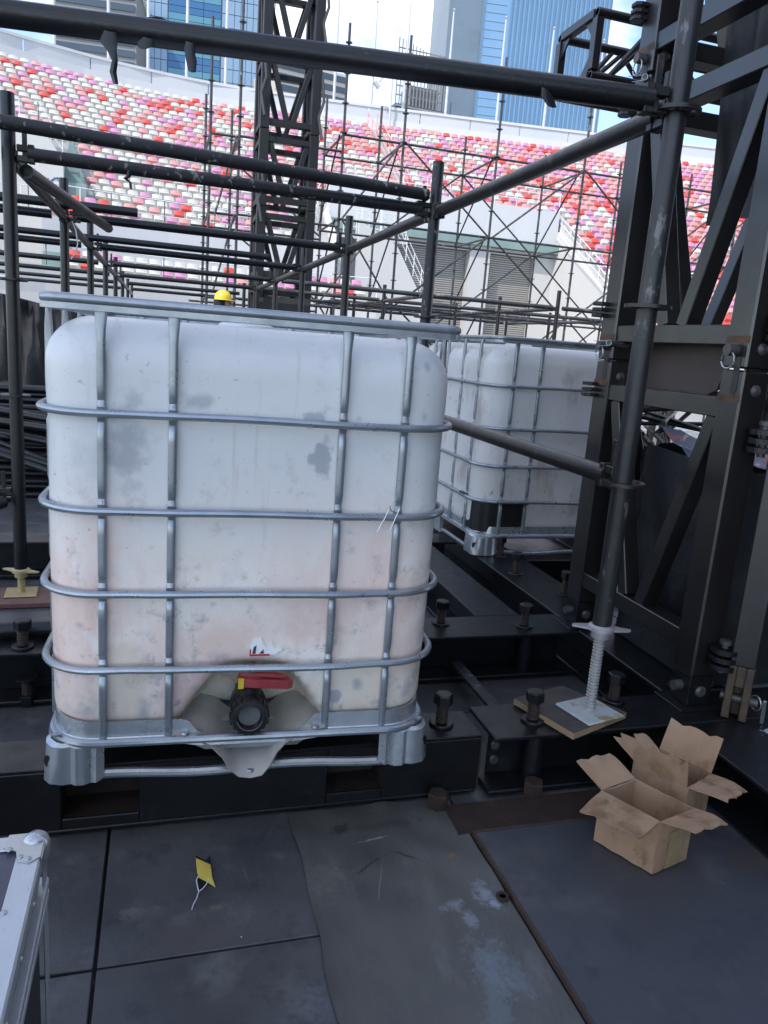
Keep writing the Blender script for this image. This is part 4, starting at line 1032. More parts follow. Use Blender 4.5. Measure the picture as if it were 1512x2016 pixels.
# cross rails (along X)
ledger((LX, L0Y, LV+.005), (AX, AY0, LV+.005), 'pipe', r=.030)                      # the long top rail across the picture
for j in range(1, 6):
    a, l_ = posts[('A', j)], posts[('L', j)]
    ledger((l_[0], l_[1], LV), (a[0], a[1], LV), 'pipe_chip' if j == 1 else 'pipe')
    ledger((l_[0]-1.9, l_[1]-.06, LV), (l_[0], l_[1], LV), 'pipe', heads=False)
    if j >= 3: ledger((l_[0], l_[1], 1.47), (a[0], a[1], 1.47), 'pipe', heads=False)
for j in (6, 7):
    a, l_ = posts[('A', j)], posts[('L', j)]
    ledger((l_[0], l_[1], LV), (a[0], a[1], LV), 'pipe', heads=False); ledger((l_[0]-1.9, l_[1]-.06, LV), (l_[0], l_[1], LV), 'pipe', heads=False)
for j in range(4, 8):
    prev = posts[('A', j)]
    for k in (1, 2, 3):
        q = posts[('B%d' % k, j)]
        ledger((prev[0], prev[1], LV), (q[0], q[1], LV), 'farpipe', heads=False)
        if j in (5, 7): ledger((prev[0], prev[1], 1.47), (q[0], q[1], 1.47), 'farpipe', heads=False)
        prev = q
# rails running away (along Y)
for j in range(0, 5): ledger((AX, AY0+BAY*j, LV-.01), (AX, AY0+BAY*(j+1), LV-.01), 'pipe_worn')
ledger((AX, AY0, .965), (AX, AY0+BAY, .965), 'pipe_worn')
for j in range(1, 8): ledger((LX, LY0+BAY*j, LV-.012), (LX, LY0+BAY*(j+1) if j < 7 else LY0+BAY*8, LV-.012), 'pipe_worn')
for k in (1, 2, 3):
    for j in range(4, 7): ledger((AX+1.905*k, AY0+BAY*j, LV-.01), (AX+1.905*k, AY0+BAY*(j+1), LV-.01), 'farpipe', heads=False)
ledger((LX-1.9, LY0+BAY, .50), (LX, LY0+BAY, .50), 'pipe_chip')                          # low rail at the left post
ledger((LX-1.5, LY0+BAY-1.4, .16), (LX+.0, LY0+BAY, .49), 'pipe', heads=False, name='brace')
# loose tubes laid over the rails
def loose(p0, p1, label, mt='pipe', r=PR):
    tag(MB().pipe(p0, p1, r, 16).build('loose_tube', mt, None, 40), label, 'scaffold tube')
loose((-.98, 3.45, 2.0355), (1.24, 3.76, 2.0355), 'upper of two black tubes crossing just behind the left post, paint flecked', 'pipe_chip')
loose((LX+.06, LY0+BAY+.05, LV-.06), (LX+.28, LY0+2*BAY-.10, LV-.06), 'black diagonal tube from the left post under the second cross rail', 'pipe')
loose((-1.7, LY0+2*BAY-.09, LV+.061), (-.17, LY0+2*BAY-.07, LV+.061), 'short black tube with an open cast end lying on the left rails')
loose((-1.9, LY0+3*BAY-.10, LV+.061), (.95, AY0+3*BAY-.10, LV+.061), 'black tube lying on the third cross rail behind the left post')
# tape scraps on the top rail
def scrap(x, dy, pts, label, w=.018):
    """ribbon hung on the top rail; pts = (dx, dz) down from the rail"""
    t_ = (x-LX)/(AX-LX); y = L0Y+(AY0-L0Y)*t_-.033
    rows = [[(x+dx-w/2*k, y-.004+dy*i/len(pts), LV+dz), (x+dx, y-.010+dy*i/len(pts)+.004*math.sin(i), LV+dz-.003), (x+dx+w/2*k, y-.004+dy*i/len(pts), LV+dz)] for i, (dx, dz, k) in enumerate(pts)]
    tag(MB().sheet(rows, .0016).build('tape_scrap', 'blacktape', None, 60), label, 'tape scrap')
scrap(-.125, 0, [(0, -.015, 1.4), (-.004, -.04, 2.2), (.003, -.055, 1.2), (.01, -.075, .7), (.006, -.10, .8), (.012, -.125, .6)], 'black tape tail, longest, hanging at the left end of the top rail')
scrap(-.040, 0, [(0, -.018, 1.2), (-.005, -.032, 2.2), (-.014, -.042, 1.0)], 'small hooked scrap of black tape second from the left on the top rail')
scrap(.055, 0, [(0, -.015, 1.2), (-.003, -.032, 1.3), (.002, -.055, 1.4), (.004, -.078, .9)], 'folded black tape tab hanging under the top rail, third from left')
scrap(.915, 0, [(0, -.012, .8), (.012, -.032, 2.0), (.028, -.052, 1.4)], 'black tape leaf hanging under the top rail near its right end')
def scrap2(x, y, z, pts, label, w=.02):
    rows = [[(x+dx-w/2*k, y, z+dz), (x+dx, y-.006, z+dz), (x+dx+w/2*k, y, z+dz)] for dx, dz, k in pts]
    tag(MB().sheet(rows, .0016).build('tape_scrap', 'blacktape', None, 60), label, 'tape scrap')
scrap2(-.145, 3.63+.0, LV-.028, [(0, 0, .7), (-.004, -.025, 1.0), (-.016, -.035, .9), (.004, -.05, .5), (.006, -.075, .5)], 'ragged black tape scrap hanging under the second cross rail')
rows = [[(x, 2.085+.01*i, LV+.038+z) for x, z in ((-.045, 0), (-.02, .006), (.01, .001))] for i in range(3)]
tag(MB().sheet(rows, .0016).build('tape_scrap', 'blacktape', None, 60), 'black tape scrap stuck on top of the top rail at the left', 'tape scrap')
tag(MB().tube([(LX+.05, 5.60, 1.94), (LX+.075, 5.59, 1.88), (LX+.085, 5.59, 1.80), (LX+.07, 5.6, 1.74), (LX+.04, 5.6, 1.70)], .004, 6).build('white_wire', 'string', None, 40), 'thin white wire dangling from the second left scaffold post', 'wire')
# ================================================================== box section truss towers
def tower_section(parent, x0, x1, y0, y1, zb, zt, w=.10, hw=.062, dw=.055, mt='tower', faces=('W', 'E', 'S', 'N'), rotm=None):
    """one section: four chords, top and bottom horizontals and V diagonals on each face"""
    for cx in (x0+w/2, x1-w/2):
        for cy in (y0+w/2, y1-w/2):
            MB().obox((cx, cy, (zb+zt)/2), w/2, w/2, (zt-zb)/2).build('chord', mt, parent, 0, .006)
    zl, zh = zb+.10, zt-.12
    for f in faces:
        if f in 'WE':
            x = x0+w/2 if f == 'W' else x1-w/2; P = lambda t, z: (x, y0+w+(y1-y0-2*w)*t, z)
        else:
            y = y0+w/2 if f == 'S' else y1-w/2; P = lambda t, z: (x0+w+(x1-x0-2*w)*t, y, z)
        for z in (zl, zh): MB().bar(P(-.005, z), P(1.005, z), w*.80, hw).build('horizontal', mt, parent, 0, .003)
        for t_ in (0.0, 1.0):
            MB().bar(P(t_+(.05 if t_ == 0 else -.05), zh-hw*.45), P(.5+(t_-.5)*.16, zl+hw*.45), w*.62, dw).build('diagonal', mt, parent, 0, .003)
TW = thing('truss_tower', 'black box section truss tower standing at right beside the scaffold post', 'truss tower', (2.08, 2.32, .2))
tx0, tx1, ty0, ty1 = 1.675, 2.495, 1.912, 2.735
tower_section(TW, tx0, tx1, ty0, ty1, .3105, 1.305, faces=('W', 'E', 'N'))
tower_section(TW, tx0, tx1, ty0, ty1, 1.3095, 2.328, faces=('W', 'E', 'N'))
tower_section(TW, tx0, tx1, ty0, ty1, 2.3325, 3.35, faces=('W', 'E', 'N', 'S'))
# feet: base sockets with pin, gusset and plate
for cx in (tx0+.05, tx1-.05):
    for cy in (ty0+.05, ty1-.05):
        b = MB(); b.obox((cx, cy, .258), .044, .044, .0515); b.obox((cx, cy, .2025), .085, .075, .0019)
        b.prism([(cy+.045, .205), (cy+.12, .205), (cy+.045, .29)], cx-.012, cx+.0, 'X')
        ft = b.build('base_socket', 'black', TW, 0, .002)
        MB().cyl((cx-.075, cy, .262), (cx+.075, cy, .262), .017, 14).build('pin', 'steelpin', ft, 40)
        for dx in (-.046, ): MB().lathe([(.0, cy-.056), (.014, cy-.055), (.020, cy-.048), (.020, cy-.044)], (cx, 0, .255), 16, 'Y').build('stud', 'steelpin', ft, 40)
# pinned joints between sections: rusty weld marks, slot windows, pins with ring clips
for zj in (1.3075, 2.3305):
    for cx, cy in ((tx0+.05, ty0+.05), (tx0+.05, ty1-.05)):
        for dz in (-.062, .062):
            MB().lathe([(.0, -.061), (.010, -.060), (.018, -.054), (.018, -.0505), (.0, -.0505)], (cx, cy, zj+dz), 18, 'Y').build('stud', 'steelpin', TW, 40)
        q = MB().cyl((cx-.085, cy+.0, zj+.055), (cx-.0505, cy, zj+.055), .018, 14)
        pn = q.build('pin', 'steelpin', TW, 40)
        MB().tube([(cx-.075+.0, cy-.0+.028*math.cos(a*.55), zj+.055-.030+.026*math.sin(a*.55)) for a in range(12)], .0028, 6).build('ring_clip', 'clip', pn, 40)
        o = [(cy-.016+.013*math.cos(a)*1.0, zj+(.062 if a < math.pi else -.062)+.016*math.sin(a)) for a in [math.pi*k/8 for k in range(9)]+[math.pi+math.pi*k/8 for k in range(9)]]
        MB().prism(o, cx-.0512, cx-.0503, 'X').build('slot', 'blacktape', TW, 0)
        for dz in (-.088, .088): MB().box(cx-.0514, cx-.0504, cy-.049, cy+.049, zj+dz-.011, zj+dz+.011).build('weld_mark', 'rustmark', TW, 0)
# spring clips in the gap of the joint
for z, y in ((1.365, 2.60), (2.27, 2.60)):
    b = MB(); b.cyl((1.705, y, z), (1.60, y-.05, z+.004), .012, 10)
    pn = b.build('pin', 'steelpin', TW, 40)
    rclip('ring_clip', (1.598, y-.056, z+.005), .07, R(-35), None, pn, rx=R(75))
# lugs on the far chord's left side
for z in (1.47, 1.16, 2.20, 2.52):
    lg = MB()
    for k in range(3): lg.prism([(1.674, 2.70), (1.674, 2.745), (1.645, 2.755), (1.625, 2.74), (1.625, 2.71), (1.645, 2.70)], z+k*.022, z+k*.022+.014)
    lg.build('lug', 'black', TW, 0, .002)
MB().prism([(2.60, 1.385), (2.16, 1.385), (2.13, 1.33), (2.17, 1.235), (2.25, 1.20), (2.60, 1.20)], 1.80, 1.812, 'X').build('guard_plate', 'brownplate', TW, 0)
# the second tower that hinges on it: leg with a fork foot, hinge plates
T2 = thing('hinged_tower_leg', 'scuffed steel tower leg with rusty forked foot, hinged at the right edge', 'tower leg', (1.80, 1.83, .2))
ang = R(45)
def legpt(u, v): return (1.803+u*math.cos(-ang)-v*math.sin(-ang), 1.838+u*math.sin(-ang)+v*math.cos(-ang))
def legbox(mb, u0, u1, v0, v1, z0, z1):
    return mb.prism([legpt(u0, v0), legpt(u1, v0), legpt(u1, v1), legpt(u0, v1)], z0, z1)
legbox(MB(), -.038, .038, -.035, .042, .385, 3.4).build('chord', 'tower', T2, 0, .004)
f = MB(); legbox(f, -.038, -.014, -.036, .040, .2035, .3845); legbox(f, .014, .038, -.036, .040, .2035, .3845); legbox(f, -.0135, .0135, -.036, .040, .315, .3845); legbox(f, -.0135, .0135, .010, .039, .2035, .3145)
f.build('fork_foot', 'rustbare', T2, 0, .003)
p, q = legpt(-.05, .0), legpt(.062, .0); fp = MB().cyl((p[0], p[1], .265), (q[0], q[1], .265), .015, 14).build('pin', 'steelpin', T2, 40)
p = legpt(.054, .0); MB().tube([(p[0]+.002, p[1]+.024*math.cos(a*.5), .265+.024*math.sin(a*.5)) for a in range(13)], .0025, 6).build('ring_clip', 'clip', fp, 40)
for z in (.395, 1.10, 1.43, 2.15):
    for k, (dz, m_) in enumerate(((0, 'steelpin'), (.027, 'black'), (.054, 'steelpin'))):
        b = MB(); cx, cy = 1.752, 1.872; n = 14
        pl = [(cx+.045*math.cos(a), cy+.045*math.sin(a)) for a in [R(120)+R(190)*i/n for i in range(n+1)]]+[(1.79, 1.845), (1.80, 1.88), (1.772, 1.9105), (1.725, 1.9105)]
        b.prism(pl, z+dz-.027-.008, z+dz-.027+.008).build('hinge_plate', 'black', T2, 0, .002)
    MB().lathe([(.012, z-.05), (.012, z+.046), (.020, z+.047), (.020, z+.058), (.016, z+.06)], (1.752, 1.872, 0), 16).build('hinge_pin', 'steelpin', T2, 40)
for z in (.55, 1.25, 2.0, 2.9): MB().bar((1.86, 1.78, z), (2.9, 1.25, z), .06, .06).build('horizontal', 'tower', T2, 0, .003)
tag(MB().obox((1.845, 1.765, .250), .005, .004, .048, R(20), R(8), R(-22)).build('steel_offcut', 'galv', None, 0), 'thin bare steel strip leaning beside the forked foot', 'steel strip')
rs2 = random.Random(3); b = MB()
for k in range(520):
    a = rs2.gauss(0, 1); c = rs2.gauss(0, 1); x = 1.872+a*.016+c*.004; y = 1.722+c*.010-a*.004
    L = rs2.uniform(.002, .005); t_ = rs2.uniform(0, 6.3)
    b.obox((x, y, .2008+abs(rs2.gauss(0, .0022))), L, .0008, .0006, t_, rs2.uniform(-.5, .5), rs2.uniform(-.5, .5))
sh = b.build('metal_shavings', 'shav', None, 0); tag(sh, 'small heap of bright blue-white metal shavings on the beam', 'shavings', kind='stuff')
# black cloth hung inside the tower, and a covered load with a printed sheet on top
def cloth(name, x_, ya, yb, z0, z1, amp, label, seed, nz=26, ny=26, edge=0):
    r_ = random.Random(seed); ph = [r_.uniform(0, 6) for _ in range(6)]; rows = []
    for i in range(nz):
        t_ = i/(nz-1); row = []
        for j in range(ny):
            s_ = j/(ny-1); y = ya+(yb-ya)*s_; z = z0+(z1-z0)*t_
            yy = y + edge*(math.sin(t_*9+ph[0])*.5+math.sin(t_*4+ph[1]))*(s_)
            row.append((x_+amp*(math.sin(s_*11+ph[2]+t_*3)+.6*math.sin(s_*23+ph[3]-t_*5)+.5*math.sin(t_*14+s_*4+ph[4])), yy, z))
        rows.append(row)
    return tag(MB().sheet(rows, .003).build(name, 'fabric', None, 70), label, 'cloth')
cloth('hanging_cloth', 1.93, 2.16, 2.57, 1.82, 3.3, .012, 'black cloth hanging inside the upper part of the right tower', 5, edge=.03)
LD = thing('covered_load', 'load wrapped in black cloth with a printed sheet on top, inside the right tower', 'covered load', (2.12, 2.3, .2))
b = MB()
rows = []
for i in range(15):
    z = .205+.78*i/14; row = []
    for j in range(41):
        a = 2*math.pi*j/40; c, s_ = math.cos(a), math.sin(a); c = math.copysign(abs(c)**.22, c); s_ = math.copysign(abs(s_)**.22, s_)
        w = 1+.028*math.sin(a*9+z*7)+.022*math.sin(a*17-z*13)+.02*math.sin(a*5+z*22)-.04*(z-.2)
        row.append((2.07+.24*c*w, 2.325+.285*s_*w, z+.02*math.sin(a*5)*(i/14)))
    rows.append(row)
b.sheet(rows, .004); b.build('wrap', 'fabric', LD, 60)
rows = [[(1.86+.5*j/10, 2.1+.46*i/10, .990+.030*math.sin(i*.9)*math.sin(j*.8+1)+.014*math.sin(i*2.3+j*1.7)+.05*(i/10)) for j in range(11)] for i in range(11)]
MB().sheet(rows, .004).build('printed_sheet', 'print', LD, 60)

# small square truss stub high behind the tower
SQ = thing('box_truss', 'short open black box truss stub pointing left high behind the right tower', 'truss', (2.3, 3.75, 2.5))
xs0, ysa, ysb, za, zb_ = 1.86, 3.42, 3.76, 2.575, 2.835
for y in (ysa, ysb):
    for z in (za, zb_): MB().pipe((xs0, y, z), (3.6, y, z), .020, 12).build('chord', 'tower', SQ, 40)
b = MB()
for y in (ysa, ysb): b.bar((xs0+.012, y, za+.021), (xs0+.012, y, zb_-.021), .04, .04)
for z in (za, zb_): b.bar((xs0+.012, ysa+.021, z), (xs0+.012, ysb-.021, z), .04, .04)
b.build('end_frame', 'tower', SQ, 0, .003)
for (y, sy) in ((ysa, 1), (ysb, -1)):
    for (z, sz) in ((za, 1), (zb_, -1)):
        MB().prism([(y+sy*.021, z+sz*.021), (y+sy*.10, z+sz*.021), (y+sy*.021, z+sz*.10)], xs0+.004, xs0+.012, 'X').build('gusset', 'tower', SQ, 0)
for k, y in enumerate((ysa, ysb)):
    for d in (0, .055): MB().cyl((xs0+.02+d*.0+.08, y, za+.01), (xs0+.30+d, y, zb_-.01), .012, 10).build('lacing', 'tower', SQ, 40)
    for i in range(1, 5): MB().cyl((xs0+.30*i+.05, y, zb_-.01 if i % 2 else za+.01), (xs0+.30*(i+1), y, za+.01 if i % 2 else zb_-.01), .012, 10).build('lacing', 'tower', SQ, 40)
# slim post behind the tower that carries the stub
SP = thing('support_post', 'slim dark steel post behind the right tower carrying the box truss stub', 'post', (2.16, 3.33, 0))
MB().obox((2.16, 3.33, 1.75), .05, .05, 1.74).build('post', 'far_tower', SP, 0, .005); MB().obox((2.16, 3.33, .006), .12, .12, .005).build('foot_plate', 'far_tower', SP, 0)
for z in (2.575, 2.835): MB().obox((2.16, 3.395, z), .05, .018, .03).build('clamp', 'steelpin', SP, 0, .003)

# ================================================================== centre tower
CT = thing('truss_tower', 'tall dark truss tower in front of the stand at centre left', 'truss tower', (1.7, 12, 0))
for k in range(7):
    z = .05+1.03*k
    tower_section(CT, 1.275, 2.125, 11.60, 12.45, z, z+1.022, w=.13, hw=.075, dw=.07, mt='far_tower')
MB().prism([(1.30, .0), (1.30, 1.85), (2.1, 1.9), (2.1, 0)], 11.50, 11.54, 'Y').build('cover_board', 'farblack', CT, 0)
for x, z in ((1.30, 4.6), (1.31, 3.2), (1.30, 6.1), (2.12, 4.4), (2.12, 5.6)):
    MB().tube([(x, 11.55, z+.5), (x+.03, 11.52, z+.2), (x-.03, 11.55, z), (x+.02, 11.5, z-.3)], .02, 6).build('strap', 'farblack', CT, 40)

# ================================================================== tall far scaffold
FS = thing('birdcage_scaffold', 'tall thin scaffold frame with diagonal braces in front of the portal', 'scaffold', (6, 14.8, 0))
cols = [.72, 1.20, 2.99, 4.09, 5.91, 7.74, 9.57, 11.4, 13.2]
FR = .024; lev = [.6, 2.05, 3.45, 4.85]
disc_me = MB().lathe([(.02, -.006), (.06, -.005), (.06, .005), (.02, .006)], n=12).mesh('rosette', 'farpipe', 30)
tops = {0: (6.3, 5.6), 1: (6.9, 5.4), 2: (6.6, 5.9), 3: (6.6, 5.9), 4: (6.55, 5.6), 5: (6.6, 5.5), 6: (6.3, 5.6), 7: (6.2, 5.6), 8: (6, 5.5)}
for i, x in enumerate(cols):
    for jy, y in enumerate((14.0, 15.7)):
        zt = tops[i][jy]
        p = MB().cyl((x, y, 0.0015), (x, y, zt), FR, 8).build('post', 'farpipe', FS, 40)
        z = .6
        while z < zt-.1:
            inst('rosette', disc_me, p, Vector((x, y, z))-wloc(p)); z += .475
def fled(p0, p1, nm='rail', r=.021): MB().cyl(p0, p1, r, 8).build(nm, 'farpipe', FS, 40)
for i in range(2, len(cols)):
    for z in lev:
        if i < len(cols)-1:
            fled((cols[i], 14.0, z), (cols[i+1], 14.0, z)); fled((cols[i], 15.7, z), (cols[i+1], 15.7, z))
        fled((cols[i], 14.0, z), (cols[i], 15.7, z))
    for k in range(3):
        if i < len(cols)-1:
            fled((cols[i]+.04, 13.94, lev[k+1 if (i+k) % 2 else k]), (cols[i+1]-.04, 13.94, lev[k if (i+k) % 2 else k+1]), 'brace', .018)
            if (i+k) % 3 != 1: fled((cols[i]+.04, 15.76, lev[k if (i+k) % 2 else k+1]), (cols[i+1]-.04, 15.76, lev[k+1 if (i+k) % 2 else k]), 'brace', .018)
        fled((cols[i]-.06, 14.06, lev[k+1]), (cols[i]-.06, 15.64, lev[k]), 'brace', .016)
for z in (1.9, 3.3, 4.55):
    fled((cols[0], 14.0, z), (cols[1], 14.0, z)); fled((cols[0]-.25, 15.7, z-.02), (cols[2], 15.7, z-.02)); fled((cols[0], 14, z), (cols[0], 15.7, z)); fled((cols[1], 14, z+.02), (cols[2], 14, z+.02)); fled((cols[1], 14, z), (cols[1], 15.7, z))
    fled((cols[0]+.1, 13.95, z-1.3), (cols[1]-.05, 13.95, z), 'brace', .018); fled((cols[1], 15.76, z), (cols[2], 15.76, z-1.2), 'brace', .018)
# boards leaning near the ground, low clutter between the scaffolds
for k, (x, y, w, h, mt, lb) in enumerate(((6.2, 16.6, .7, 1.1, 'beige', 'beige crate standing beyond the far scaffold'), (2.6, 16.7, .9, 1.4, 'bld_grey', 'grey cabinet standing beyond the far scaffold'))):
    tag(MB().box(x, x+w, y, y+.6, .0, h).build('crate', mt, None, 0, .02), lb, 'crate')

# ================================================================== heaps of tubes
PIPE = MB().pipe((-1.5, 0, 0), (1.5, 0, 0), .026, 10).mesh('stacked_tube', 'pipe', 40)
def stack(x, y, rz, rows_, n, label, group, jit=.03, tilt=0., z0=.028):
    r_ = random.Random(int(x*100+y*7)); d = Vector((-math.sin(rz), math.cos(rz), 0))
    for i in range(rows_):
        for k in range(n-(i % 2)-i//2):
            o = bpy.data.objects.new('stacked_tube', PIPE); COL.objects.link(o)
            q = Vector((x, y, 0))+d*((k+.5*(i % 2)+i*.24)*.0545)
            o.location = (q.x+r_.uniform(-.12, .12), q.y, z0+i*.0475+r_.uniform(0, .002))
            o.rotation_euler = (r_.uniform(0, 6), r_.uniform(-jit, jit)*.2, rz+r_.uniform(-jit, jit)*.2)
            tag(o, label, 'tube', group)
stack(-1.95, 5.95, R(2), 8, 9, 'black tube lying in the left foreground stack', 'tubes stacked at left')
stack(-2.0, 7.1, R(-3), 15, 10, 'black tube lying in the tall left rear stack', 'tubes in the left rear stack')
r_ = random.Random(5)
for k in range(26):
    o = bpy.data.objects.new('loose_stack_tube', PIPE); COL.objects.link(o)
    o.location = (-1.75+r_.uniform(-.15, .15), 6.0+.03*k*.6, .46+.008*k+.012*r_.random()); o.rotation_euler = (0, R(r_.uniform(3, 16)), R(r_.uniform(-25, 30)))
    tag(o, 'black tube tossed askew on the left stack', 'tube', 'tubes tossed on the left stack')
stack(5.6, 7.6, R(60), 12, 14, 'dark tube in the stack seen through the right tower', 'tubes stacked at right')
for k in range(18):
    o = bpy.data.objects.new('loose_stack_tube', PIPE); COL.objects.link(o)
    o.location = (5.5+r_.uniform(-.5, .5), 7.5+.05*k, .64+.02*r_.random()+.010*k); o.rotation_euler = (0, R(r_.uniform(-14, 14)), R(r_.uniform(20, 110)))
    tag(o, 'dark tube tossed on the right stack', 'tube', 'tubes tossed on the right stack')
# black sheeting draped over a rail at the far left
fr = thing('draped_frame', 'pale tube frame draped with black sheeting at the far left', 'frame', (-2.1, 9.6, 0))
MB().tube([(-1.55, 9.3, 0.002), (-1.55, 9.3, 1.62), (-1.60, 9.3, 1.70), (-1.9, 9.3, 1.74), (-3.0, 9.35, 1.74)], .024, 8).build('tube', 'mast', fr, 40)
rows = []
for i in range(16):
    row = []
    for j in range(30):
        s_ = j/29; z = 1.55-.95*i/15
        row.append((-2.2+1.35*s_*(1+.10*i/15), 9.42+.05*math.sin(s_*26+i*.25)+.03*math.sin(s_*47), z-.25*abs(s_-.35)))
    rows.append(row)
MB().sheet(rows, .004).build('sheeting', 'fabric', fr, 70)
tag(MB().box(-4.2, -.6, 10.6, 12.2, .0, .95).build('site_cabin', 'farblack', None, 0, .02), 'low dark covered block at the far left behind the tubes', 'block')
wb = MB().box(-6.5, 7.8, 17.0, 17.2, .0, 1.62).build('hoarding', 'bld_grey', None, 0); tag(wb, 'long low grey hoarding at the back edge of the deck', 'hoarding')

# ================================================================== workers
def person(name, label, loc, rz, bend=False, shirt='shirt', sc=1.):
    P = thing(name, label, 'person', loc, rz); P.scale = (sc, sc, sc)
    me = bpy.data.meshes.new('body'); bm = bmesh.new(); sk = bm.verts.layers.skin.verify()
    vd = {}
    def v(k, p, r, root=False):
        q = bm.verts.new(p); q[sk].radius = (r, r) if not isinstance(r, tuple) else r; q[sk].use_root = root; vd[k] = q
    lean = .0 if not bend else .42
    def B(p):
        if p[2] > .95 and lean:
            a = lean*2; dz = p[2]-.95; return (p[0], p[1]-dz*math.sin(a)-.0, .95+dz*math.cos(a))
        return p
    v('hip', (0, 0, .95), (.15, .11), True); v('waist', B((0, 0, 1.08)), (.14, .10)); v('chest', B((0, 0, 1.30)), (.165, .115)); v('neck0', B((0, -.0, 1.44)), .075)
    v('neck', B((0, -.01, 1.51)), .055); v('jaw', B((0, -.035, 1.575)), (.064, .070)); v('face', B((0, -.03, 1.64)), (.072, .085)); v('crown', B((0, -.01, 1.70)), (.070, .082))
    v('nose', B((0, -.125, 1.615)), .013)
    for s_ in (-1, 1):
        v('ear%d' % s_, B((s_*.078, -.01, 1.625)), .014)
        v('sh%d' % s_, B((s_*.19, 0, 1.40)), .062); v('el%d' % s_, B((s_*.25, -.02, 1.13)), .045); v('wr%d' % s_, B((s_*.24, -.14, .95)), .030); v('ha%d' % s_, B((s_*.235, -.20, .90)), .032)
        for q in range(4): v('f%d_%d' % (s_, q), B((s_*(.215+.016*q), -.265+.006*abs(q-1.5), .865)), .0095)
        v('th%d' % s_, B((s_*.195, -.225, .905)), .010)
        v('lh%d' % s_, (s_*.10, 0, .88), .085); v('kn%d' % s_, (s_*.115, -.02, .49), .058); v('an%d' % s_, (s_*.12, .02, .10), .042); v('he%d' % s_, (s_*.12, .03, .05), .042); v('to%d' % s_, (s_*.13, -.16, .042), .036)
    E_ = [('hip', 'waist'), ('waist', 'chest'), ('chest', 'neck0'), ('neck0', 'neck'), ('neck', 'jaw'), ('jaw', 'face'), ('face', 'crown'), ('face', 'nose')]
    for s_ in (-1, 1):
        E_ += [('face', 'ear%d' % s_), ('chest', 'sh%d' % s_), ('sh%d' % s_, 'el%d' % s_), ('el%d' % s_, 'wr%d' % s_), ('wr%d' % s_, 'ha%d' % s_), ('ha%d' % s_, 'th%d' % s_), ('hip', 'lh%d' % s_), ('lh%d' % s_, 'kn%d' % s_), ('kn%d' % s_, 'an%d' % s_), ('an%d' % s_, 'he%d' % s_), ('he%d' % s_, 'to%d' % s_)]
        E_ += [('ha%d' % s_, 'f%d_%d' % (s_, q)) for q in range(4)]
    for a, c in E_: bm.edges.new((vd[a], vd[c]))
    bm.to_mesh(me); bm.free()
    o = bpy.data.objects.new('body', me); COL.objects.link(o); o.parent = P
    md = o.modifiers.new('s', 'SKIN'); md.use_smooth_shade = True
    o.modifiers.new('u', 'SUBSURF').levels = 2; o.modifiers['u'].render_levels = 2
    dg = bpy.context.evaluated_depsgraph_get(); m2 = bpy.data.meshes.new_from_object(o.evaluated_get(dg)); o.modifiers.clear(); o.data = m2
    for k in ('skin', shirt, 'farblack'): m2.materials.append(M[k])
    zs = B((0, 0, 1.46))[2]
    for p in m2.polygons:
        c = p.center; p.use_smooth = True
        head = (c.z > zs) if not bend else (c.y < B((0, 0, 1.46))[1] and c.z > .95)
        p.material_index = 0 if head or (abs(c.x) > .19 and c.z < 1.02 and c.y < -.10) else 1 if c.z > .93 else 2
    hm = MB(); c = Vector(B((0, -.015, 1.685)))
    hm.lathe([(.128, -.006), (.114, .0), (.112, .03), (.100, .07), (.068, .105), (.03, .118), (.0, .120)], c, 24)
    hm.add([c+Vector(q) for q in ((-.11, -.10, 0), (0, -.135, .002), (.11, -.10, 0), (.085, -.165, -.012), (0, -.20, -.015), (-.085, -.165, -.012))], [(0, 1, 4, 5), (1, 2, 3, 4)])
    hm.build('helmet', 'helmet', P, 50, local=True)
    hr = MB(); hr.lathe([(.088, -.10), (.096, -.06), (.094, .0)], c+Vector((0, .026, 0)), 18); hr.build('hair', 'hair', P, 50, local=True)
    for s_ in (-1, 1):
        e = Vector(B((s_*.03, -.108, 1.645))); MB().lathe([(.0, -.009), (.009, 0), (.0, .009)], e, 8).build('eye', 'hair', P, 40, local=True)
    m_ = Vector(B((0, -.105, 1.575))); MB().obox(m_, .022, .006, .004).build('mouth', 'redprint', P, 0, local=True)
    return P
person('person', 'person in yellow helmet seen in profile above the front tank rim', (.757, 10.75, .0), R(80), sc=1.035)
person('person', 'person in hi-vis vest and yellow helmet bending over tubes at right', (6.45, 8.75, .0), R(-20), True, 'hivis')

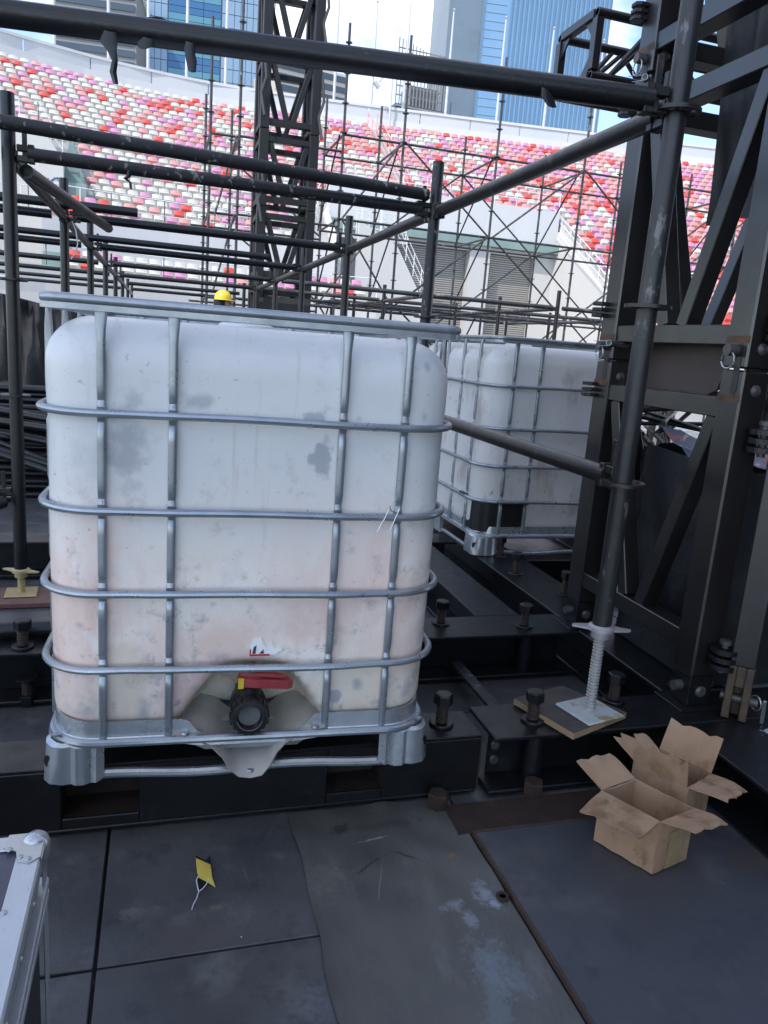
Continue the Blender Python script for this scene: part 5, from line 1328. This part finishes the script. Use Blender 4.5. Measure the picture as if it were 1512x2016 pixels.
# ================================================================== cardboard boxes
def cardbox(label, base, ax_, ay_, h, flaps, tape=True, rotz=0.):
    """base = front corner on the floor; ax_, ay_ = edge vectors; flaps: (side, length, angle, tear)"""
    T = thing('cardboard_box', label, 'box', base)
    O = Vector((0, 0, 0)); a, c = Vector((*ax_, 0)), Vector((*ay_, 0)); th = .004
    cor = [O, O+a, O+a+c, O+c]
    names = 0
    cen = (a+c)/2
    for i in range(4):
        p, q = cor[i], cor[(i+1) % 4]; rows = []
        for k in range(5):
            z = .001+h*k/4; row = []
            for j in range(7):
                t_ = j/6; w = p.lerp(q, t_); n_ = (w-cen); n_.z = 0
                bul = .004*math.sin(t_*math.pi)*math.sin(k/4*math.pi+i)+.0022*math.sin(t_*17+k*2.3+i*5)*(0 < j < 6)
                row.append(w+n_.normalized()*bul+Vector((0, 0, z)))
            rows.append(row)
        MB().sheet(rows, th).build('side', 'card', T, 50, local=True)
        if tape and i in (0,):
            d = (q-p).normalized(); nn = Vector((d.y, -d.x, 0)); 
            rows = [[p.lerp(q, .30+.40*j/4)+nn*(.0035+.004*math.sin((.30+.40*j/4)*math.pi)*math.sin(z/h*math.pi)+.0008)+Vector((0, 0, z)) for j in range(5)] for z in (.004, h*.3, h*.55, h*.75)]
            MB().sheet(rows, .001).build('tape', 'tape', T, 50, local=True)
    MB().add([tuple(p+Vector((0, 0, .003))) for p in cor]+[tuple(p+Vector((0, 0, .006))) for p in cor], [(0, 3, 2, 1), (4, 5, 6, 7), (0, 1, 5, 4), (1, 2, 6, 5), (2, 3, 7, 6), (3, 0, 4, 7)]).build('bottom', 'card', T, 0, local=True)
    for i, ln, an, tear in flaps:
        p, q = cor[i], cor[(i+1) % 4]; d = (q-p).normalized(); out = Vector((d.y, -d.x, 0)); rows = []; r_ = random.Random(i*17+int(ln*1000))
        tn = [r_.uniform(-1, 1)*tear for _ in range(9)]
        for k in range(6):
            s_ = k/5; row = []
            for j in range(9):
                t_ = j/8; L = ln*s_*(1+tn[j]*s_)
                curl = .012*math.sin(s_*2.4+t_*1.5+i)*s_+.004*math.sin(t_*13+s_*5+i*2)*s_
                row.append(p.lerp(q, .015+.97*t_)+out*(L*math.cos(an)+.001)+Vector((0, 0, h+.002+L*math.sin(an)+curl*s_)))
            rows.append(row)
        MB().sheet(rows, .0035).build('flap', 'card', T, 50, local=True)
    return T
cardbox('open cardboard box in front, taped side, standing on the dark board', (1.222, 1.412, .0225), (.130, .036), (-.077, .152), .150,
        [(0, .098, R(14), .04), (2, .105, R(20), .03), (3, .105, R(-4), .03)])
cardbox('second open cardboard box behind, one flap standing straight up', (1.398, 1.535, .0225), (.120, .050), (-.070, .150), .150,
        [(0, .105, R(6), .06), (1, .105, R(66), .05), (2, .075, R(30), .3), (3, .07, R(78), .35)], False)

# ================================================================== flight case
FC = thing('flight_case', 'black flight case with bright aluminium edges at the lower left corner', 'flight case', (-.5, .86, .0))
cx0, cx1, cy0, cy1, ch = -.86, -.170, .50, 1.150, .50
MB().box(cx0+.012, cx1-.012, cy0+.012, cy1-.012, .06, ch-.010).build('body', 'caseside', FC, 0)
MB().box(cx0+.01, cx1-.010, cy0+.01, cy1-.010, ch-.0095, ch-.003).build('lid_panel', 'casepanel', FC, 0)
def prof(name, *a): return MB().box(*a).build(name, 'alu', FC, 0, .0025)
prof('edge_profile', cx1-.034, cx1, cy0, cy1-.034, ch-.0025, ch+.001); prof('edge_profile', cx1-.0022, cx1+.001, cy0, cy1-.034, ch-.030, ch-.003)
prof('edge_profile', cx0, cx1-.045, cy1-.034, cy1, ch-.0025, ch+.001); prof('edge_profile', cx0, cx1-.045, cy1-.0022, cy1+.001, ch-.030, ch-.003)
for z0_, z1_ in ((ch-.115, ch-.098), (ch-.094, ch-.077)): prof('lid_profile', cx1-.011, cx1+.004, cy0, cy1, z0_, z1_); prof('lid_profile', cx0, cx1-.012, cy1-.011, cy1+.004, z0_, z1_)
prof('edge_profile', cx1-.0115, cx1+.002, cy0, cy1, .06, .09)
prof('edge_profile', cx1-.0022, cx1+.0012, cy1-.030, cy1+.001, .09, ch-.116); prof('edge_profile', cx1-.0022, cx1+.0012, cy1-.030, cy1+.001, ch-.0765, ch-.031)
# ball corner with fixing plates
b = MB(); c = Vector((cx1-.012, cy1-.012, ch-.010))
b.lathe([(.0, .022), (.010, .020), (.018, .013), (.022, .0), (.020, -.02), (.014, -.034)], c, 18)
b.prism([(cx1-.052, cy1+.001), (cx1-.010, cy1+.001), (cx1+.001, cy1-.010), (cx1+.001, cy1-.060), (cx1-.014, cy1-.072), (cx1-.030, cy1-.066), (cx1-.036, cy1-.040), (cx1-.056, cy1-.030)], ch+.0012, ch+.0030)
b.prism([(cy1-.055, ch-.030), (cy1-.012, ch-.055), (cy1+.0005, ch-.03), (cy1, ch), (cy1-.06, ch)], cx1+.0012, cx1+.0030, 'X')
cn = b.build('ball_corner', 'steelclip', FC, 40)
RV = MB().lathe([(.005, 0), (.0045, .0016), (.003, .0022), (.0, .0022)], n=12).mesh('rivet', 'steelclip', 40)
for x, y in ((cx1-.016, cy1-.062), (cx1-.028, cy1-.056), (cx1-.046, cy1-.036)): inst('rivet', RV, cn, Vector((x, y, ch+.0031))-wloc(cn))
for y in (.98, .80, .62): inst('rivet', RV, FC, Vector((cx1-.030, y, ch+.0011))-FC.location)
for y in (1.10, 1.02, .92, .82):
    for z in (ch-.025, ch-.13, ch-.06): inst('rivet', RV, FC, Vector((cx1+.0013 if z == ch-.025 else cx1-.0118, y, z))-FC.location, (0, R(90), 0))
for x, y in ((cx0+.06, cy0+.06), (cx1-.06, cy0+.06), (cx0+.06, cy1-.06), (cx1-.06, cy1-.06)): MB().box(x-.03, x+.03, y-.03, y+.03, .002, .0595).build('foot', 'blackplastic', FC, 0)

# ================================================================== bits on the deck
tp = thing('warning_tape_scrap', 'scrap of yellow and black tape with a white string on the deck', 'tape scrap', (.12, 1.63, .002))
Z_ = .003
MB().prism([(.094, 1.715), (.118, 1.690), (.130, 1.712), (.128, 1.655), (.114, 1.60), (.096, 1.595)], .0028, .0036).build('black_piece', 'blacktape', tp, 0)
rows = [[(.094, 1.703, .0048), (.108, 1.688, .0065), (.128, 1.672, .0050)], [(.094, 1.680, .0052), (.112, 1.668, .0085), (.129, 1.652, .0060)], [(.095, 1.652, .0046), (.113, 1.640, .0062), (.129, 1.625, .0058)], [(.097, 1.632, .0044), (.116, 1.612, .0050), (.135, 1.590, .0046)]]
MB().sheet(rows, .001).build('yellow_piece', 'yellow', tp, 30)
MB().tube([(.097, 1.634, .006), (.092, 1.622, .005), (.094, 1.600, .0045), (.096, 1.582, .0045), (.090, 1.560, .0045), (.082, 1.542, .0045), (.078, 1.527, .0045)], .0013, 6).build('string', 'string', tp, 40)
MB().tube([(.096, 1.582, .0048), (.107, 1.592, .005), (.114, 1.602, .0055), (.121, 1.618, .006)], .0013, 6).build('string', 'string', tp, 40)
tag(MB().lathe([(.0085, -.002), (.0165, -.002), (.0165, .0015), (.0085, .0015), (.0085, -.002)], (.805, 1.418, .0165), 24).build('washer', 'rust', None, 30), 'rusty round washer lying against the edge of the dark board', 'washer')
b = MB(); r_ = random.Random(21)
for k in range(9):
    x, y = r_.uniform(-.1, 1.6), r_.uniform(.7, 1.75)
    z = .0225 if x > .84 and y < 1.65 else .0115 if x > .35 else .003
    s_ = r_.uniform(.0004, .0011); b.obox((x, y, z+s_), s_*r_.uniform(.8, 2), s_, s_*.6, r_.uniform(0, 3))
tag(b.build('grit', 'paper', None, 0), 'pale grit specks scattered over the deck', 'grit', kind='stuff')
for p_, a_, lb in (((1.83, 1.60, .2035), 20, 'bent wire clip on the right beam nearer the metal shavings'), ((1.80, 1.50, .2035), -30, 'bent wire clip on the right beam at the picture edge')):
    b = MB(); b.tube([(-.02, .008, 0), (-.012, -.002, 0), (-.002, .006, 0), (.006, -.006, 0), (.02, -.004, .001), (.026, .004, 0)], .0016, 6); b.tube([(-.02, .008, 0), (-.024, .002, 0), (-.018, -.004, 0), (.0, -.009, 0)], .0016, 6)
    mm = Matrix.Translation(Vector(p_)) @ Matrix.Rotation(R(a_), 4, 'Z'); b.v = [tuple(mm @ Vector(q)) for q in b.v]
    tag(b.build('wire_clip', 'clip', None, 40), lb, 'clip')
tag(MB().pipe((-1.6, 2.70, .2295), (-.30, 2.73, .2295), .028, 14).build('loose_tube', 'pipe', None, 40), 'short black tube lying on the second beam at the left edge', 'scaffold tube')
tag(MB().obox((-.62, 2.62, .2075), .10, .03, .006, R(5)).build('board_offcut', 'plyedge', None, 0, .001), 'pale wood offcut on the second beam at the left edge', 'offcut')
def smear(name, poly, z, mt, label):
    tag(MB().prism(poly, z, z+.0006).build(name, mt, None, 0), label, 'smear')
